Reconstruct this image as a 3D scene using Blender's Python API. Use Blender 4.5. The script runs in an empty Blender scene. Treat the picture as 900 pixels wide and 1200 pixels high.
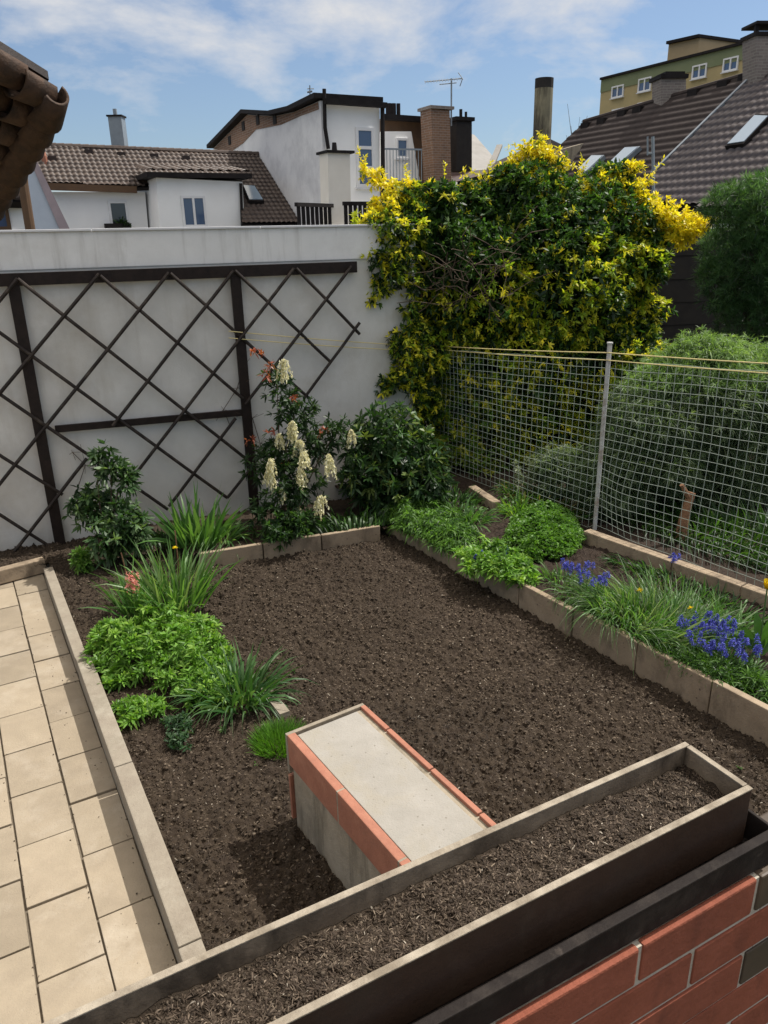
import bpy, bmesh, math, random
import numpy as np
from mathutils import Vector, Matrix
R_ = math.radians
random.seed(7); rng = np.random.default_rng(11)
scene = bpy.context.scene; COL = scene.collection

# ------------------------------------------------------------------ camera
H = 3.0
FPX = 885.0
vv = np.array([50., 2400., FPX]); vv /= np.linalg.norm(vv)
upv = -vv
fy = np.array([0, 0, 1.]); fy = fy - fy.dot(upv) * upv; fy /= np.linalg.norm(fy)
rx = np.cross(fy, upv)
RC = np.array([rx, fy, upv])                       # world = RC @ cam (x right, y down, z forward)
cam = bpy.data.cameras.new('camera'); camo = bpy.data.objects.new('camera', cam); COL.objects.link(camo)
cam.sensor_fit = 'HORIZONTAL'; cam.sensor_width = 36.0; cam.lens = FPX / 900 * 36; cam.clip_end = 2000; cam.clip_start = 0.05
mx = np.eye(4); mx[:3, 0] = RC[:, 0]; mx[:3, 1] = -RC[:, 1]; mx[:3, 2] = -RC[:, 2]; mx[2, 3] = H
camo.matrix_world = Matrix(mx.tolist())
scene.camera = camo

# ------------------------------------------------------------------ light
SUN_AZ, SUN_EL = 27.7, 57.5                         # towards the sun, degrees from +X, elevation
sd = Vector((math.cos(R_(SUN_AZ)) * math.cos(R_(SUN_EL)), math.sin(R_(SUN_AZ)) * math.cos(R_(SUN_EL)), math.sin(R_(SUN_EL))))
sl = bpy.data.lights.new('sun', 'SUN'); sl.energy = 4.9; sl.angle = R_(0.53); sl.color = (1, .95, .88)
so = bpy.data.objects.new('sun', sl); COL.objects.link(so); so.rotation_euler = sd.to_track_quat('Z', 'Y').to_euler(); so.location = (20, 10, 30)
w = bpy.data.worlds.new('World'); scene.world = w; w.use_nodes = True
nt = w.node_tree; nt.nodes.clear()
def N(nt, t, **k):
    n = nt.nodes.new(t)
    for a, b in k.items():
        if a.startswith('i_'):
            n.inputs[a[2:].replace('_', ' ')].default_value = b
        else: setattr(n, a, b)
    return n
sky = N(nt, 'ShaderNodeTexSky', sky_type='NISHITA', sun_disc=False); sky.sun_elevation = R_(SUN_EL); sky.sun_rotation = R_(90 - SUN_AZ)
sky.air_density = 1.0; sky.dust_density = 1.0; sky.ozone_density = 1.0
tc = N(nt, 'ShaderNodeTexCoord'); mp = N(nt, 'ShaderNodeMapping'); mp.inputs['Scale'].default_value = (1.0, 1.0, 2.2); mp.inputs['Location'].default_value = (3.4, 1.2, 0.35)
nz = N(nt, 'ShaderNodeTexNoise'); nz.inputs['Scale'].default_value = 4.2; nz.inputs['Detail'].default_value = 11; nz.inputs['Roughness'].default_value = .6; nz.inputs['Distortion'].default_value = .25
cr = N(nt, 'ShaderNodeValToRGB'); cr.color_ramp.elements[0].position = .47; cr.color_ramp.elements[1].position = .68
cr.color_ramp.elements[0].color = (0, 0, 0, 1); cr.color_ramp.elements[1].color = (1, 1, 1, 1)
tint = N(nt, 'ShaderNodeMix', data_type='RGBA', blend_type='MULTIPLY'); tint.inputs['Factor'].default_value = 1
tint.inputs['B'].default_value = (.55, .66, .78, 1)
mixc = N(nt, 'ShaderNodeMix', data_type='RGBA'); mixc.inputs['B'].default_value = (6.6, 7.1, 8.0, 1)
mulf = N(nt, 'ShaderNodeMath', operation='MULTIPLY'); mulf.inputs[1].default_value = .85
addf = N(nt, 'ShaderNodeMath', operation='ADD'); addf.inputs[1].default_value = .12
bg = N(nt, 'ShaderNodeBackground'); bg.inputs['Strength'].default_value = .135
sepz = N(nt, 'ShaderNodeSeparateXYZ'); mrz = N(nt, 'ShaderNodeMapRange'); mrz.inputs['From Min'].default_value = .3; mrz.inputs['From Max'].default_value = .8; mrz.inputs['To Min'].default_value = 1; mrz.inputs['To Max'].default_value = 2.6  # clouds overhead, out of view, brightened to add fill light
clc = N(nt, 'ShaderNodeVectorMath', operation='SCALE'); cmx = N(nt, 'ShaderNodeMix', data_type='RGBA'); cmx.inputs['A'].default_value = (5.0, 5.05, 5.2, 1); cmx.inputs['B'].default_value = (5.3, 4.75, 4.05, 1)  # second cloud colour is warmer, for overhead, to neutralise the fill on shaded walls
mrz2 = N(nt, 'ShaderNodeMapRange'); mrz2.inputs['From Min'].default_value = .3; mrz2.inputs['From Max'].default_value = .7; nt.links.new(sepz.outputs['Z'], mrz2.inputs['Value']); nt.links.new(mrz2.outputs['Result'], cmx.inputs['Factor']); nt.links.new(cmx.outputs['Result'], clc.inputs[0])
nt.links.new(tc.outputs['Generated'], sepz.inputs[0]); nt.links.new(sepz.outputs['Z'], mrz.inputs['Value']); nt.links.new(mrz.outputs['Result'], clc.inputs['Scale']); nt.links.new(clc.outputs[0], mixc.inputs['B'])
ow = N(nt, 'ShaderNodeOutputWorld')
L = nt.links.new
L(tc.outputs['Generated'], mp.inputs['Vector']); L(mp.outputs['Vector'], nz.inputs['Vector']); L(nz.outputs['Fac'], cr.inputs['Fac'])
L(sky.outputs['Color'], tint.inputs['A']); L(tint.outputs['Result'], mixc.inputs['A']); L(cr.outputs['Color'], mulf.inputs[0]); L(mulf.outputs[0], addf.inputs[0]); 
cov = N(nt, 'ShaderNodeMapRange'); cov.inputs['From Min'].default_value = .4; cov.inputs['From Max'].default_value = .9; cov.inputs['To Min'].default_value = 0; cov.inputs['To Max'].default_value = .45; L(sepz.outputs['Z'], cov.inputs['Value'])  # extra cloud cover added overhead, out of view, for more fill
add2 = N(nt, 'ShaderNodeMath', operation='ADD', use_clamp=True); L(addf.outputs[0], add2.inputs[0]); L(cov.outputs['Result'], add2.inputs[1]); L(add2.outputs[0], mixc.inputs['Factor'])
L(mixc.outputs['Result'], bg.inputs['Color']); L(bg.outputs['Background'], ow.inputs['Surface'])
scene.view_settings.view_transform = 'Standard'; scene.view_settings.look = 'None'; scene.view_settings.gamma = 1
scene.view_settings.exposure = 0.10

# ------------------------------------------------------------------ geometry helpers (pixel of the 900x1200 photo -> world)
O = np.array([0, 0, H])
def ray(u, v): return RC @ np.array([(u - 450) / FPX, (v - 600) / FPX, 1.])
def g(u, v, z=0.):
    d = ray(u, v); t = (z - H) / d[2]; return O + t * d
def gd(u, v, dep): return g(u, v, H - dep)
def at(u, v, Y):
    d = ray(u, v); return O + d * (Y / d[1])
def vplane(p, deg):
    a = R_(deg); return (np.array(p, float), np.array([-math.sin(a), math.cos(a), 0]))
def rplane(p, eave_deg, pitch, up_deg):
    a = R_(eave_deg); e = np.array([math.cos(a), math.sin(a), 0]); b = R_(up_deg)
    u = np.array([math.cos(b) * math.cos(R_(pitch)), math.sin(b) * math.cos(R_(pitch)), math.sin(R_(pitch))])
    n = np.cross(e, u); n /= np.linalg.norm(n)
    if n[2] < 0: n = -n
    return (np.array(p, float), n, e, u)
def hp(u, v, pl):
    d = ray(u, v); t = (pl[0] - O).dot(pl[1]) / d.dot(pl[1]); return O + t * d
def dv(deg): return np.array([math.cos(R_(deg)), math.sin(R_(deg)), 0])
def nrm(a): return a / np.maximum(np.linalg.norm(a, axis=-1, keepdims=True), 1e-9)

# ------------------------------------------------------------------ object helpers
def tag(o, label=None, cat=None, group=None, kind=None):
    if label: o['label'] = label
    if cat: o['category'] = cat
    if group: o['group'] = group
    if kind: o['kind'] = kind
    return o
def thing(name, label, cat, loc=(0, 0, 0), group=None):
    o = bpy.data.objects.new(name, None); COL.objects.link(o); o.location = [float(x) for x in loc]; o.empty_display_size = .1
    return tag(o, label, cat, group)
def link(name, me, mat, parent=None, label=None):
    o = bpy.data.objects.new(name, me); COL.objects.link(o)
    if mat is not None:
        for m in (mat if isinstance(mat, (list, tuple)) else [mat]): me.materials.append(m)
    if parent is not None:
        o.parent = parent
        off = Vector((0, 0, 0)); p = parent
        while p is not None: off += Vector(p.location); p = p.parent
        o.location = -off                                # mesh coordinates are world coordinates
    if label: o['label'] = label
    return o
class MB:
    def __init__(s): s.v = []; s.f = []; s.mi = []
    def add(s, vs, fs, mi=0):
        b = len(s.v); s.v += [tuple(float(c) for c in p) for p in vs]; s.f += [tuple(i + b for i in f) for f in fs]; s.mi += [mi] * len(fs); return s
    def prism(s, pts, ext, mi=0):
        pts = [np.array(p, float) for p in pts]; ext = np.array(ext, float); n = len(pts)
        vs = pts + [p + ext for p in pts]
        fs = [tuple(range(n)), tuple(range(2 * n - 1, n - 1, -1))] + [(i, i + n, (i + 1) % n + n, (i + 1) % n)[::-1] for i in range(n)]
        return s.add(vs, fs, mi)
    def box(s, c, a, b, h, mi=0):            # c corner, a,b,h edge vectors
        c, a, b, h = [np.array(x, float) for x in (c, a, b, h)]
        return s.prism([c, c + a, c + a + b, c + b], h, mi)
    def bar(s, p, q, w, d=None, up=(0, 0, 1), mi=0):
        p = np.array(p, float); q = np.array(q, float); d = d or w
        ax = nrm(q - p); u = np.array(up, float); sd_ = np.cross(ax, u)
        if np.linalg.norm(sd_) < 1e-4: sd_ = np.cross(ax, [1, 0, 0])
        sd_ = nrm(sd_); u = nrm(np.cross(sd_, ax))
        c = [p - sd_ * w / 2 - u * d / 2, p + sd_ * w / 2 - u * d / 2, p + sd_ * w / 2 + u * d / 2, p - sd_ * w / 2 + u * d / 2]
        return s.prism(c, q - p, mi)
    def tube(s, pts, r, n=8, mi=0, cap=True):
        pts = [np.array(p, float) for p in pts]; m = len(pts)
        rs = r if isinstance(r, (list, tuple, np.ndarray)) else [r] * m
        vs = []; prev = None
        for i, p in enumerate(pts):
            t = nrm(pts[min(i + 1, m - 1)] - pts[max(i - 1, 0)])
            a = np.cross(t, [0, 0, 1.]) if prev is None else prev - t * prev.dot(t)
            if np.linalg.norm(a) < 1e-4: a = np.cross(t, [1., 0, 0])
            a = nrm(a); b = np.cross(t, a); prev = a
            for k in range(n):
                th = 2 * math.pi * k / n; vs.append(p + (a * math.cos(th) + b * math.sin(th)) * rs[i])
        fs = []
        for i in range(m - 1):
            for k in range(n): fs.append((i * n + k, i * n + (k + 1) % n, (i + 1) * n + (k + 1) % n, (i + 1) * n + k))
        if cap: fs += [tuple(range(n))[::-1], tuple(range((m - 1) * n, m * n))]
        return s.add(vs, fs, mi)
    def build(s, name, mat, parent=None, label=None, bevel=0., smooth=False):
        me = bpy.data.meshes.new(name); me.from_pydata(s.v, [], s.f); me.validate()
        bm = bmesh.new(); bm.from_mesh(me); bmesh.ops.recalc_face_normals(bm, faces=bm.faces)
        if bevel > 0:
            bmesh.ops.bevel(bm, geom=[e for e in bm.edges if len(e.link_faces) == 2 and e.calc_face_angle(0) > .5], offset=bevel, segments=2, affect='EDGES', profile=.6)
        bm.to_mesh(me); bm.free()
        if smooth: me.polygons.foreach_set('use_smooth', [True] * len(me.polygons))
        if any(s.mi) and bevel == 0 and len(me.polygons) == len(s.mi): me.polygons.foreach_set('material_index', s.mi)
        return link(name, me, mat, parent, label)
def np_mesh(name, V, F, mat, parent=None, col=None, smooth=False, label=None):
    V = np.asarray(V, np.float32).reshape(-1, 3); F = np.asarray(F, np.int32); k = F.shape[1]
    me = bpy.data.meshes.new(name); me.vertices.add(len(V)); me.vertices.foreach_set('co', V.ravel())
    me.loops.add(F.size); me.loops.foreach_set('vertex_index', F.ravel())
    me.polygons.add(len(F)); me.polygons.foreach_set('loop_start', np.arange(len(F), dtype=np.int32) * k)
    if smooth: me.polygons.foreach_set('use_smooth', np.ones(len(F), bool))
    me.update(calc_edges=True)
    if col is not None:
        a = me.color_attributes.new('Col', 'FLOAT_COLOR', 'POINT'); c = np.ones((len(V), 4), np.float32); c[:, :3] = col; a.data.foreach_set('color', c.ravel())
    return link(name, me, mat, parent, label)
# value noise
_lat = rng.random((256, 256))
def vnoise(x, y):
    xi = np.floor(x).astype(int); yi = np.floor(y).astype(int); fx = x - xi; fyy = y - yi
    fx = fx * fx * (3 - 2 * fx); fyy = fyy * fyy * (3 - 2 * fyy)
    a = _lat[xi % 256, yi % 256]; b = _lat[(xi + 1) % 256, yi % 256]; c = _lat[xi % 256, (yi + 1) % 256]; d = _lat[(xi + 1) % 256, (yi + 1) % 256]
    return a * (1 - fx) * (1 - fyy) + b * fx * (1 - fyy) + c * (1 - fx) * fyy + d * fx * fyy
def inpoly(x, y, P):
    P = np.asarray(P)[:, :2]; r = np.zeros(np.shape(x), bool); j = len(P) - 1
    for i in range(len(P)):
        xi, yi = P[i]; xj, yj = P[j]
        c = ((yi > y) != (yj > y)) & (x < (xj - xi) * (y - yi) / (yj - yi + 1e-12) + xi); r ^= c; j = i
    return r

# ------------------------------------------------------------------ materials
def M(name, c1, c2=None, scale=8, rough=.8, bump=0., bscale=None, detail=6, spec=.3, c3=None, s3=1.2, metal=0., spots=None, streak=None):
    m = bpy.data.materials.new(name); m.use_nodes = True; nt = m.node_tree; b = nt.nodes['Principled BSDF']; L = nt.links.new
    b.inputs['Roughness'].default_value = rough; b.inputs['Specular IOR Level'].default_value = spec; b.inputs['Metallic'].default_value = metal
    tc = N(nt, 'ShaderNodeTexCoord')
    c2 = c2 or tuple(x * .8 for x in c1)
    nz = N(nt, 'ShaderNodeTexNoise'); nz.inputs['Scale'].default_value = scale; nz.inputs['Detail'].default_value = detail; nz.inputs['Roughness'].default_value = .65
    L(tc.outputs['Object'], nz.inputs['Vector'])
    r = N(nt, 'ShaderNodeValToRGB'); r.color_ramp.elements[0].position = .35; r.color_ramp.elements[1].position = .65
    r.color_ramp.elements[0].color = (*c1, 1); r.color_ramp.elements[1].color = (*c2, 1); L(nz.outputs['Fac'], r.inputs['Fac']); out = r.outputs['Color']
    if c3:
        n3 = N(nt, 'ShaderNodeTexNoise'); n3.inputs['Scale'].default_value = s3; n3.inputs['Detail'].default_value = 8; n3.inputs['Roughness'].default_value = .7; L(tc.outputs['Object'], n3.inputs['Vector'])
        r3 = N(nt, 'ShaderNodeValToRGB'); r3.color_ramp.elements[0].position = .5; r3.color_ramp.elements[1].position = .72; L(n3.outputs['Fac'], r3.inputs['Fac'])
        mm = N(nt, 'ShaderNodeMix', data_type='RGBA'); mm.inputs['B'].default_value = (*c3, 1); L(r3.outputs['Color'], mm.inputs['Factor']); L(out, mm.inputs['A']); out = mm.outputs['Result']
    if spots:
        vo = N(nt, 'ShaderNodeTexVoronoi'); vo.inputs['Scale'].default_value = spots[1]; L(tc.outputs['Object'], vo.inputs['Vector'])
        rs = N(nt, 'ShaderNodeValToRGB'); rs.color_ramp.elements[0].position = .07; rs.color_ramp.elements[1].position = .13
        rs.color_ramp.elements[0].color = (1, 1, 1, 1); rs.color_ramp.elements[1].color = (0, 0, 0, 1); L(vo.outputs['Distance'], rs.inputs['Fac'])
        mm = N(nt, 'ShaderNodeMix', data_type='RGBA'); mm.inputs['B'].default_value = (*spots[0], 1); L(rs.outputs['Color'], mm.inputs['Factor']); L(out, mm.inputs['A']); out = mm.outputs['Result']
    if streak:
        mps = N(nt, 'ShaderNodeMapping'); mps.inputs['Scale'].default_value = streak[1]; L(tc.outputs['Object'], mps.inputs['Vector'])
        n4 = N(nt, 'ShaderNodeTexNoise'); n4.inputs['Scale'].default_value = 1; n4.inputs['Detail'].default_value = 8; n4.inputs['Roughness'].default_value = .62; L(mps.outputs['Vector'], n4.inputs['Vector'])
        r4 = N(nt, 'ShaderNodeValToRGB'); r4.color_ramp.elements[0].position = streak[2]; r4.color_ramp.elements[1].position = streak[2] + .16; L(n4.outputs['Fac'], r4.inputs['Fac'])
        mf = N(nt, 'ShaderNodeMath', operation='MULTIPLY'); mf.inputs[1].default_value = streak[3]; L(r4.outputs['Color'], mf.inputs[0])
        mm = N(nt, 'ShaderNodeMix', data_type='RGBA'); mm.inputs['B'].default_value = (*streak[0], 1); L(mf.outputs[0], mm.inputs['Factor']); L(out, mm.inputs['A']); out = mm.outputs['Result']
    L(out, b.inputs['Base Color'])
    if bump:
        nb = N(nt, 'ShaderNodeTexNoise'); nb.inputs['Scale'].default_value = bscale or scale * 6; nb.inputs['Detail'].default_value = 8; nb.inputs['Roughness'].default_value = .7; L(tc.outputs['Object'], nb.inputs['Vector'])
        bp = N(nt, 'ShaderNodeBump'); bp.inputs['Strength'].default_value = bump; bp.inputs['Distance'].default_value = .01; L(nb.outputs['Fac'], bp.inputs['Height']); L(bp.outputs['Normal'], b.inputs['Normal'])
    return m
def MCol(name, rough=.5, trans=.35, spec=.35, tmul=(1.3, 1.35, .5)):
    m = bpy.data.materials.new(name); m.use_nodes = True; nt = m.node_tree; b = nt.nodes['Principled BSDF']; L = nt.links.new
    b.inputs['Roughness'].default_value = rough; b.inputs['Specular IOR Level'].default_value = spec
    a = N(nt, 'ShaderNodeAttribute', attribute_name='Col'); L(a.outputs['Color'], b.inputs['Base Color'])
    if trans > 0:
        mu = N(nt, 'ShaderNodeMix', data_type='RGBA', blend_type='MULTIPLY'); mu.inputs['Factor'].default_value = 1; mu.inputs['B'].default_value = (*tmul, 1); L(a.outputs['Color'], mu.inputs['A'])
        t = N(nt, 'ShaderNodeBsdfTranslucent'); L(mu.outputs['Result'], t.inputs['Color'])
        ms = N(nt, 'ShaderNodeMixShader'); ms.inputs[0].default_value = trans; L(b.outputs[0], ms.inputs[1]); L(t.outputs[0], ms.inputs[2]); L(ms.outputs[0], nt.nodes['Material Output'].inputs['Surface'])
    return m
m_leaf = MCol('leaf', .46, .42, .42)
m_soft = MCol('soft_leaf', .48, .42, .4)
m_petal = MCol('petal', .6, .35, .2, (1.1, 1.1, 1.1))
m_chip = MCol('chip', .75, 0, .25)
m_stem = M('stem', (.06, .042, .03), (.11, .08, .055), 20, .85)
m_plaster = M('garden_wall_plaster', (.60, .585, .54), (.67, .655, .61), 3.0, .9, .25, 60, c3=(.52, .49, .43), s3=1.1, streak=((.45, .42, .36), (5, 5, .5), .54, .4))
m_plaster2 = M('wall_top_plaster', (.72, .72, .70), (.78, .78, .76), 3.0, .9, .2, 60, c3=(.60, .59, .56), s3=.8, streak=((.46, .45, .42), (7, 7, .6), .54, .6))
m_cap = M('coping_metal', (.62, .63, .64), (.7, .7, .71), 5, .4, spec=.5)
m_darkwood = M('dark_stained_wood', (.011, .007, .0055), (.022, .014, .011), 14, .6, .3, 40, spec=.25)
m_lath = M('dark_round_lath', (.013, .009, .007), (.026, .018, .014), 25, .55, .2, 60, spec=.3, c3=(.07, .055, .042), s3=9)
m_paver = M('sandstone_slab', (.315, .262, .19), (.265, .22, .16), 6, .85, .4, 90, c3=(.36, .31, .24), s3=3.2, streak=((.27, .225, .16), (2.5, 2.5, 2.5), .52, .6), spots=((.3, .24, .17), 28))
m_joint = M('joint_sand', (.12, .10, .075), (.18, .15, .11), 30, .95, .5, 80)
m_kerb = M('pale_kerb_concrete', (.29, .255, .20), (.24, .205, .16), 9, .9, .6, 60, c3=(.34, .31, .25), s3=3, streak=((.17, .145, .105), (3, 3, 6), .52, .6))
m_kerb2 = M('weathered_kerb_stone', (.29, .225, .155), (.36, .285, .20), 5, .9, .6, 50, streak=((.13, .10, .07), (6, 6, 3), .50, .7), c3=(.20, .155, .11), s3=3.5, spots=((.12, .09, .07), 14))
m_concrete = M('pale_concrete', (.335, .315, .28), (.285, .268, .235), 6, .9, .5, 90, c3=(.30, .28, .24), s3=2.2, streak=((.30, .27, .21), (4, 4, 4), .5, .6), spots=((.2, .18, .15), 22))
m_render = M('grey_render', (.36, .31, .235), (.27, .23, .17), 7, .9, .6, 60, c3=(.20, .175, .135), s3=4, streak=((.10, .085, .06), (9, 9, 1.2), .5, .7))
m_terra = M('terracotta_tile', (.36, .155, .10), (.29, .12, .078), 9, .7, .5, 45, streak=((.26, .13, .09), (14, 14, 14), .56, .5), c3=(.42, .20, .13), s3=5)
m_terra2 = M('brick_facing_tile', (.25, .078, .045), (.31, .10, .06), 8, .72, .7, 38, streak=((.16, .055, .036), (18, 18, 9), .54, .6), c3=(.20, .065, .040), s3=3, spec=.2)
m_boxgrout = M('weathered_box_grout', (.30, .26, .20), (.22, .19, .145), 18, .95, .6, 70)
m_darkbrick = M('charred_facing_tile', (.05, .04, .03), (.09, .065, .045), 8, .5)
m_grout = M('cement_grout', (.52, .48, .40), (.44, .40, .33), 25, .95, .6, 90)
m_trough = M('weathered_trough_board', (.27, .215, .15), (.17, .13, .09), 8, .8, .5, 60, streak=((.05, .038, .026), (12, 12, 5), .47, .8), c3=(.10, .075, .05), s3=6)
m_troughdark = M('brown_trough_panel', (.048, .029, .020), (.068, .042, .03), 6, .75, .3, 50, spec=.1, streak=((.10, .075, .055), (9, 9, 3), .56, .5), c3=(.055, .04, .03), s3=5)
m_troughrim = M('worn_trough_rim', (.38, .33, .255), (.20, .165, .12), 22, .7, .5, 80)
m_tray = M('dark_steel_tray', (.014, .011, .010), (.022, .018, .016), 12, .7, .3, 60, spec=.12, streak=((.11, .09, .075), (22, 22, 40), .62, .7), c3=(.04, .033, .028), s3=14)
m_soil = M('soil', (.031, .0215, .0135), (.058, .042, .0275), 28, .95, 1.0, 120, c3=(.035, .024, .017), s3=9)
m_white = M('white_house_plaster', (.90, .90, .885), (.86, .86, .845), 1.2, .9, .1, c3=(.82, .81, .79), s3=.5)
m_grimy = M('grimy_white_plaster', (.78, .78, .78), (.68, .68, .69), .9, .9, .1, c3=(.52, .52, .53), s3=.45)
m_cream = M('cream_house_plaster', (.80, .76, .68), (.74, .70, .62), 1.5, .9)
m_bluewall = M('blue_grey_plaster', (.50, .56, .64), (.44, .50, .58), 1.5, .9)
m_mauve = M('mauve_coping', (.38, .31, .33), (.32, .27, .29), 3, .8)
m_trim = M('dark_trim', (.014, .012, .012), (.024, .021, .021), 4, .7, spec=.12)
m_browntrim = M('brown_eave_board', (.13, .075, .04), (.1, .06, .035), 5, .7)
m_tile = M('brown_roof_tile', (.075, .052, .04), (.05, .034, .027), 4, .5, .2, 20, spec=.4, c3=(.11, .08, .06), s3=2.5)
m_tile2 = M('plum_roof_tile', (.085, .07, .07), (.065, .052, .053), 3, .45, .2, 20, spec=.45)
m_tiledark = M('dark_brown_roofing', (.035, .026, .024), (.05, .038, .034), 3, .8, .3, 15)
m_greyroof = M('grey_sheet_roof', (.20, .19, .17), (.27, .26, .24), 1.2, .6)
m_olive = M('olive_panel', (.46, .37, .19), (.42, .335, .17), .5, .9, c3=(.36, .30, .16), s3=.4)
m_olivegreen = M('green_band', (.19, .22, .12), (.22, .245, .14), .6, .9)
m_frame = M('white_window_frame', (.78, .78, .78), (.74, .74, .74), 5, .4)
m_chimbrick = M('brown_chimney_brick', (.24, .14, .085), (.17, .10, .065), 9, .9, .5, 30, c3=(.09, .065, .05), s3=2)
m_greybrick = M('grey_chimney_brick', (.24, .21, .19), (.17, .15, .135), 9, .9, .5, 30)
m_metal = M('grey_metal', (.24, .28, .31), (.2, .23, .26), 6, .4, spec=.5)
m_pole = M('galvanised_pole', (.50, .50, .49), (.42, .42, .40), 14, .45, .1, spec=.5, c3=(.25, .17, .12), s3=7)
m_net = M('plastic_netting', (.33, .38, .33), (.28, .33, .28), 9, .5, spec=.4)
m_rope = M('yellow_rope', (.68, .58, .25), (.6, .5, .26), 40, .6)
m_stack = M('stained_concrete_stack', (.26, .235, .155), (.19, .175, .12), 1.6, .9, streak=((.035, .03, .026), (5, 5, .9), .47, .85), c3=(.10, .085, .06), s3=1.0)
m_black = M('soot_black', (.02, .018, .018), (.03, .027, .025), 5, .8)
m_red = M('red_house_plaster', (.34, .11, .07), (.28, .09, .06), 1.5, .9)
m_barrel = M('old_clay_barrel_tile', (.085, .048, .028), (.05, .03, .019), 14, .7, .9, 40, c3=(.03, .02, .014), s3=7, spec=.3)
m_ground = M('rough_ground', (.06, .065, .03), (.08, .06, .04), .6, .95)
m_bark = M('weathered_bark', (.24, .13, .07), (.17, .09, .05), 12, .9, .8, 30)
def glass(name, c, rough=.08):
    m = bpy.data.materials.new(name); m.use_nodes = True; b = m.node_tree.nodes['Principled BSDF']
    b.inputs['Base Color'].default_value = (*c, 1); b.inputs['Roughness'].default_value = rough; b.inputs['Specular IOR Level'].default_value = .9; b.inputs['Metallic'].default_value = .0
    return m
m_glass = glass('dark_window_glass', (.03, .04, .06)); m_glassblue = glass('sky_window_glass', (.05, .09, .18)); m_glasslight = glass('skylight_glass', (.26, .34, .42), .12)
# per-object colour variation for slabs/bricks
def vary(m, amt=.12):
    nt = m.node_tree; b = nt.nodes['Principled BSDF']; l = b.inputs['Base Color'].links[0]; src = l.from_socket
    gi = N(nt, 'ShaderNodeNewGeometry'); mr = N(nt, 'ShaderNodeMapRange'); mr.inputs['To Min'].default_value = 1 - amt; mr.inputs['To Max'].default_value = 1 + amt
    nt.links.new(gi.outputs['Random Per Island'], mr.inputs['Value'])
    h = N(nt, 'ShaderNodeHueSaturation'); nt.links.new(mr.outputs['Result'], h.inputs['Value']); nt.links.new(src, h.inputs['Color']); nt.links.new(h.outputs['Color'], b.inputs['Base Color'])
vary(m_paver, .13); vary(m_terra2, .12); vary(m_kerb2, .1)
def brickify(m, c1, c2, mortar, sx, w_=.25, h_=.075):
    nt = m.node_tree; b = nt.nodes['Principled BSDF']; src = b.inputs['Base Color'].links[0].from_socket
    tc = N(nt, 'ShaderNodeTexCoord'); sep = N(nt, 'ShaderNodeSeparateXYZ'); nt.links.new(tc.outputs['Object'], sep.inputs[0])
    ad = N(nt, 'ShaderNodeMath', operation='ADD'); nt.links.new(sep.outputs['X'], ad.inputs[0]); nt.links.new(sep.outputs['Y'], ad.inputs[1])
    cb = N(nt, 'ShaderNodeCombineXYZ'); nt.links.new(ad.outputs[0], cb.inputs['X']); nt.links.new(sep.outputs['Z'], cb.inputs['Y'])
    br = N(nt, 'ShaderNodeTexBrick'); br.inputs['Scale'].default_value = 1; br.inputs['Brick Width'].default_value = w_; br.inputs['Row Height'].default_value = h_; br.inputs['Mortar Size'].default_value = .012
    nt.links.new(cb.outputs[0], br.inputs['Vector']); br.inputs['Color1'].default_value = (*c1, 1); br.inputs['Color2'].default_value = (*c2, 1); br.inputs['Mortar'].default_value = (*mortar, 1)
    mm = N(nt, 'ShaderNodeMix', data_type='RGBA'); mm.inputs['Factor'].default_value = .6; nt.links.new(src, mm.inputs['A']); nt.links.new(br.outputs['Color'], mm.inputs['B']); nt.links.new(mm.outputs['Result'], b.inputs['Base Color'])
brickify(m_chimbrick, (.28, .15, .09), (.16, .09, .06), (.3, .26, .22), 1)
brickify(m_greybrick, (.26, .22, .20), (.15, .13, .12), (.3, .28, .25), 1)

# ------------------------------------------------------------------ foliage generators
def ribbons(P, D, Ln, Wd, droop=0., segs=2, prof='leaf', col=None, up=None):
    n = len(P); P = np.asarray(P); D = nrm(np.asarray(D)); Ln = np.broadcast_to(Ln, (n,))[:, None, None]; Wd = np.broadcast_to(Wd, (n,))[:, None, None]; droop = np.broadcast_to(droop, (n,))[:, None, None]
    t = np.linspace(0, 1, segs + 1)[None, :, None]
    pos = P[:, None] + D[:, None] * Ln * t; pos = pos + np.array([0, 0, -1.]) * droop * Ln * t * t
    U = nrm(rng.normal(size=(n, 3)) * .6 + np.array([0, 0, 1.])) if up is None else up
    S = nrm(np.cross(D, U))[:, None]
    tt = t[0, :, 0]
    pw = {'leaf': np.sin(np.pi * np.clip(tt * .86 + .07, 0, 1)) ** .8, 'blade': np.minimum(1, (1 - tt) * 1.8 + .06) * np.minimum(1, .6 + tt * 2), 'chip': np.where((tt == 0) | (tt == 1), .6, 1.), 'round': np.sin(np.pi * np.clip(tt * .8 + .12, 0, 1)) ** .6}[prof][None, :, None]
    A = pos - S * Wd * pw / 2; B = pos + S * Wd * pw / 2
    V = np.stack([A, B], 2).reshape(-1, 3)
    k = (segs + 1) * 2; base = (np.arange(n) * k)[:, None, None]
    q = np.array([[2 * i, 2 * i + 1, 2 * i + 3, 2 * i + 2] for i in range(segs)])[None]
    F = (base + q).reshape(-1, 4)
    C = None
    if col is not None: C = np.repeat(np.broadcast_to(np.asarray(col, float), (n, 3)), k, 0)
    return V, F, C
class Fol:
    def __init__(s): s.V = []; s.F = []; s.C = []; s.n = 0
    def add(s, r):
        V, F, C = r; s.V.append(V); s.F.append(F + s.n); s.C.append(C); s.n += len(V); return s
    def build(s, name, mat, parent=None, label=None):
        return np_mesh(name, np.concatenate(s.V), np.concatenate(s.F), mat, parent, np.concatenate(s.C), label=label)
def rdir(n): return nrm(rng.normal(size=(n, 3)))
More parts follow.
